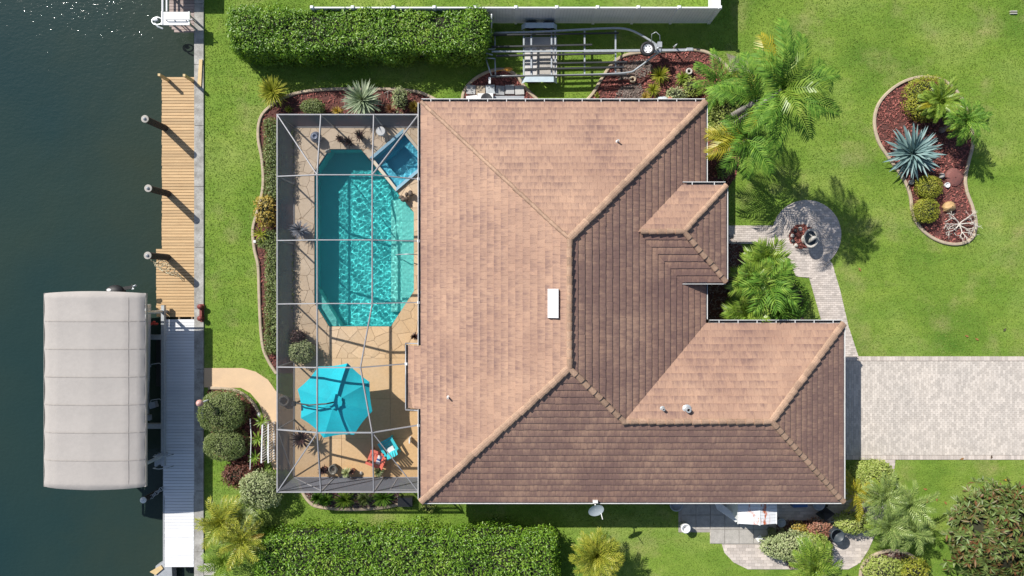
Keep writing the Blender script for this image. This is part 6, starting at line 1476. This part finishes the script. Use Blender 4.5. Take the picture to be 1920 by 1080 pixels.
for c in (p, q): B().bar((c.x, c.y, c.z), (c.x, c.y, .04), .04).build('leg', WHITE, lc)
x, y = W(1286, 991, .6); ur = thing('white_urn', (x, y, .04), 'tall white open pot at the corner of the patio slabs', 'pot'); B().lathe([(.001, 0), (.17, 0), (.22, .5), (.235, .58), (.17, .58), (.15, .45), (.001, .4)], (x, y, .04), 22).build('body', WHITE, ur, True); B().lathe([(.001, .41), (.15, .41)], (x, y, .04), 18).build('soil', SOIL, ur)
x, y = W(1570, 1004, .95); br = thing('dark_barrel', (x, y, .03), 'dark blue grey open barrel standing on the patio pavers', 'barrel')
B().lathe([(.26, 0), (.28, .05), (.30, .45), (.29, .5), (.31, .9), (.325, .97), (.29, .97), (.28, .6), (.001, .45)], (x, y, .03), 26).build('body', M('slate_plastic', (.05, .065, .08), rough=.45), br, True)
for z in (.35, .65): torus(B(), (x, y, z), .305, .012, 24).build('hoop', DARK, br)
B().tube([(x - .2, y - .25, .95), (x - .28, y - .33, .6), (x + .05, y - .42, .2), (x + .3, y - .2, .05)], .02, 6).build('handle', DARK, br)
for px, py, r, h, m, l in ((1465, 980, .20, .35, GREYP, 'blue grey round pot just right of the shed'), (1447, 997, .2, .3, M('olive_pot', (.16, .17, .07), rough=.5), 'olive round pot below the shed corner'), (1268, 946, .3, .5, GREYP, 'grey round unit half under the south eave'), (1535, 945, .28, .5, GREYP, 'dim grey bin in the eave shade near the roof corner')):
    x, y = W(px, py, h); t = thing('round_pot', (x, y, .04), l, 'pot'); pot(x, y, .04, r, h, m, t)
tag(B().obox(W(1500, 944, .4), .7, .35, .04, .45, .05).build('blue_crate', BLUEP), 'blue crate in the deep shade of the south eave', 'crate')
tag(B().obox(W(1424, 1010, .1), .3, .22, .041, .12, .6).build('white_block', WHITE), 'small white block at the tip of the shed shadow', 'block')
wb_ = thing('wheelbarrow', (*W(1548, 965), .03), 'dark wheelbarrow in the shade beside the yellow flecked shrub', 'wheelbarrow'); x, y = W(1545, 962, .4)
B().lathe([(.15, .25), (.38, .5), (.4, .52), (.34, .5), (.001, .3)], (x, y, 0), 4, 1.2, .9).build('tray', DARK, wb_); B().tube([(x - .2, y - .2, .3), (x + .1, y - .5, .4), (x + .5, y - .35, .5)], .02, 6).build('handle', GREYP, wb_); torus(B(), (x + .1, y + .3, .18), .15, .04, 14, 'y').build('wheel', DARK, wb_)
B().box(*(lambda a, b_: (a[0], b_[0], a[1], b_[1]))(W(1535, 1060), W(1560, 1000)), .005, .02)
# utility lid on the lawn, fallen leaves
ul = B(); a = W(1893, 27); 
for k in range(2): ul.box(a[0], a[0] + .34, a[1] - .0 + .11 * k, a[1] + .06 + .11 * k, .0, .07, .01)
tag(ul.build('sprinkler_box', STONE), 'pale slotted box set in the lawn at the upper right', 'utility box')
lf = [(1735, 917, 'brown'), (1738, 939, 'tan'), (1773, 943, 'rust brown'), (1756, 936, 'small tan'), (1832, 636, 'pale orange'), (1813, 630, 'straw'), (1886, 899, 'bright yellow'), (1859, 857, 'dark brown'), (1804, 860, 'yellow brown'), (1612, 505, 'orange'), (1884, 618, 'dark')]
for px, py, cn_ in lf:
    cc = {'bright yellow': (.6, .36, .02), 'dark brown': (.08, .05, .03), 'dark': (.07, .06, .03)}.get(cn_, (.32, .16, .05)); x, y = W(px, py, .05); a = random.uniform(0, 3); z = .045
    bb = B(); d = Vector((math.cos(a), math.sin(a), 0)); s = Vector((-d.y, d.x, 0)); c = Vector((x, y, z)); bb.add([c - d * .12, c + s * .05 + Vector((0, 0, .02)), c + d * .12, c - s * .05 + Vector((0, 0, .02)), c], [(0, 4, 1), (1, 4, 2), (2, 4, 3), (3, 4, 0)])
    where = 'on the driveway edge' if py in (857, 860) else ('on the lawn above the driveway' if py in (636, 630, 618) else ('beside the paved circle' if py == 505 else 'on the lawn near the bronze tree'))
    tag(bb.build('fallen_leaf', M('leaf_' + cn_.replace(' ', '_'), cc, rough=.7)), f'{cn_} fallen leaf {where}', 'leaf', 'fallen leaves on lawn and drive')
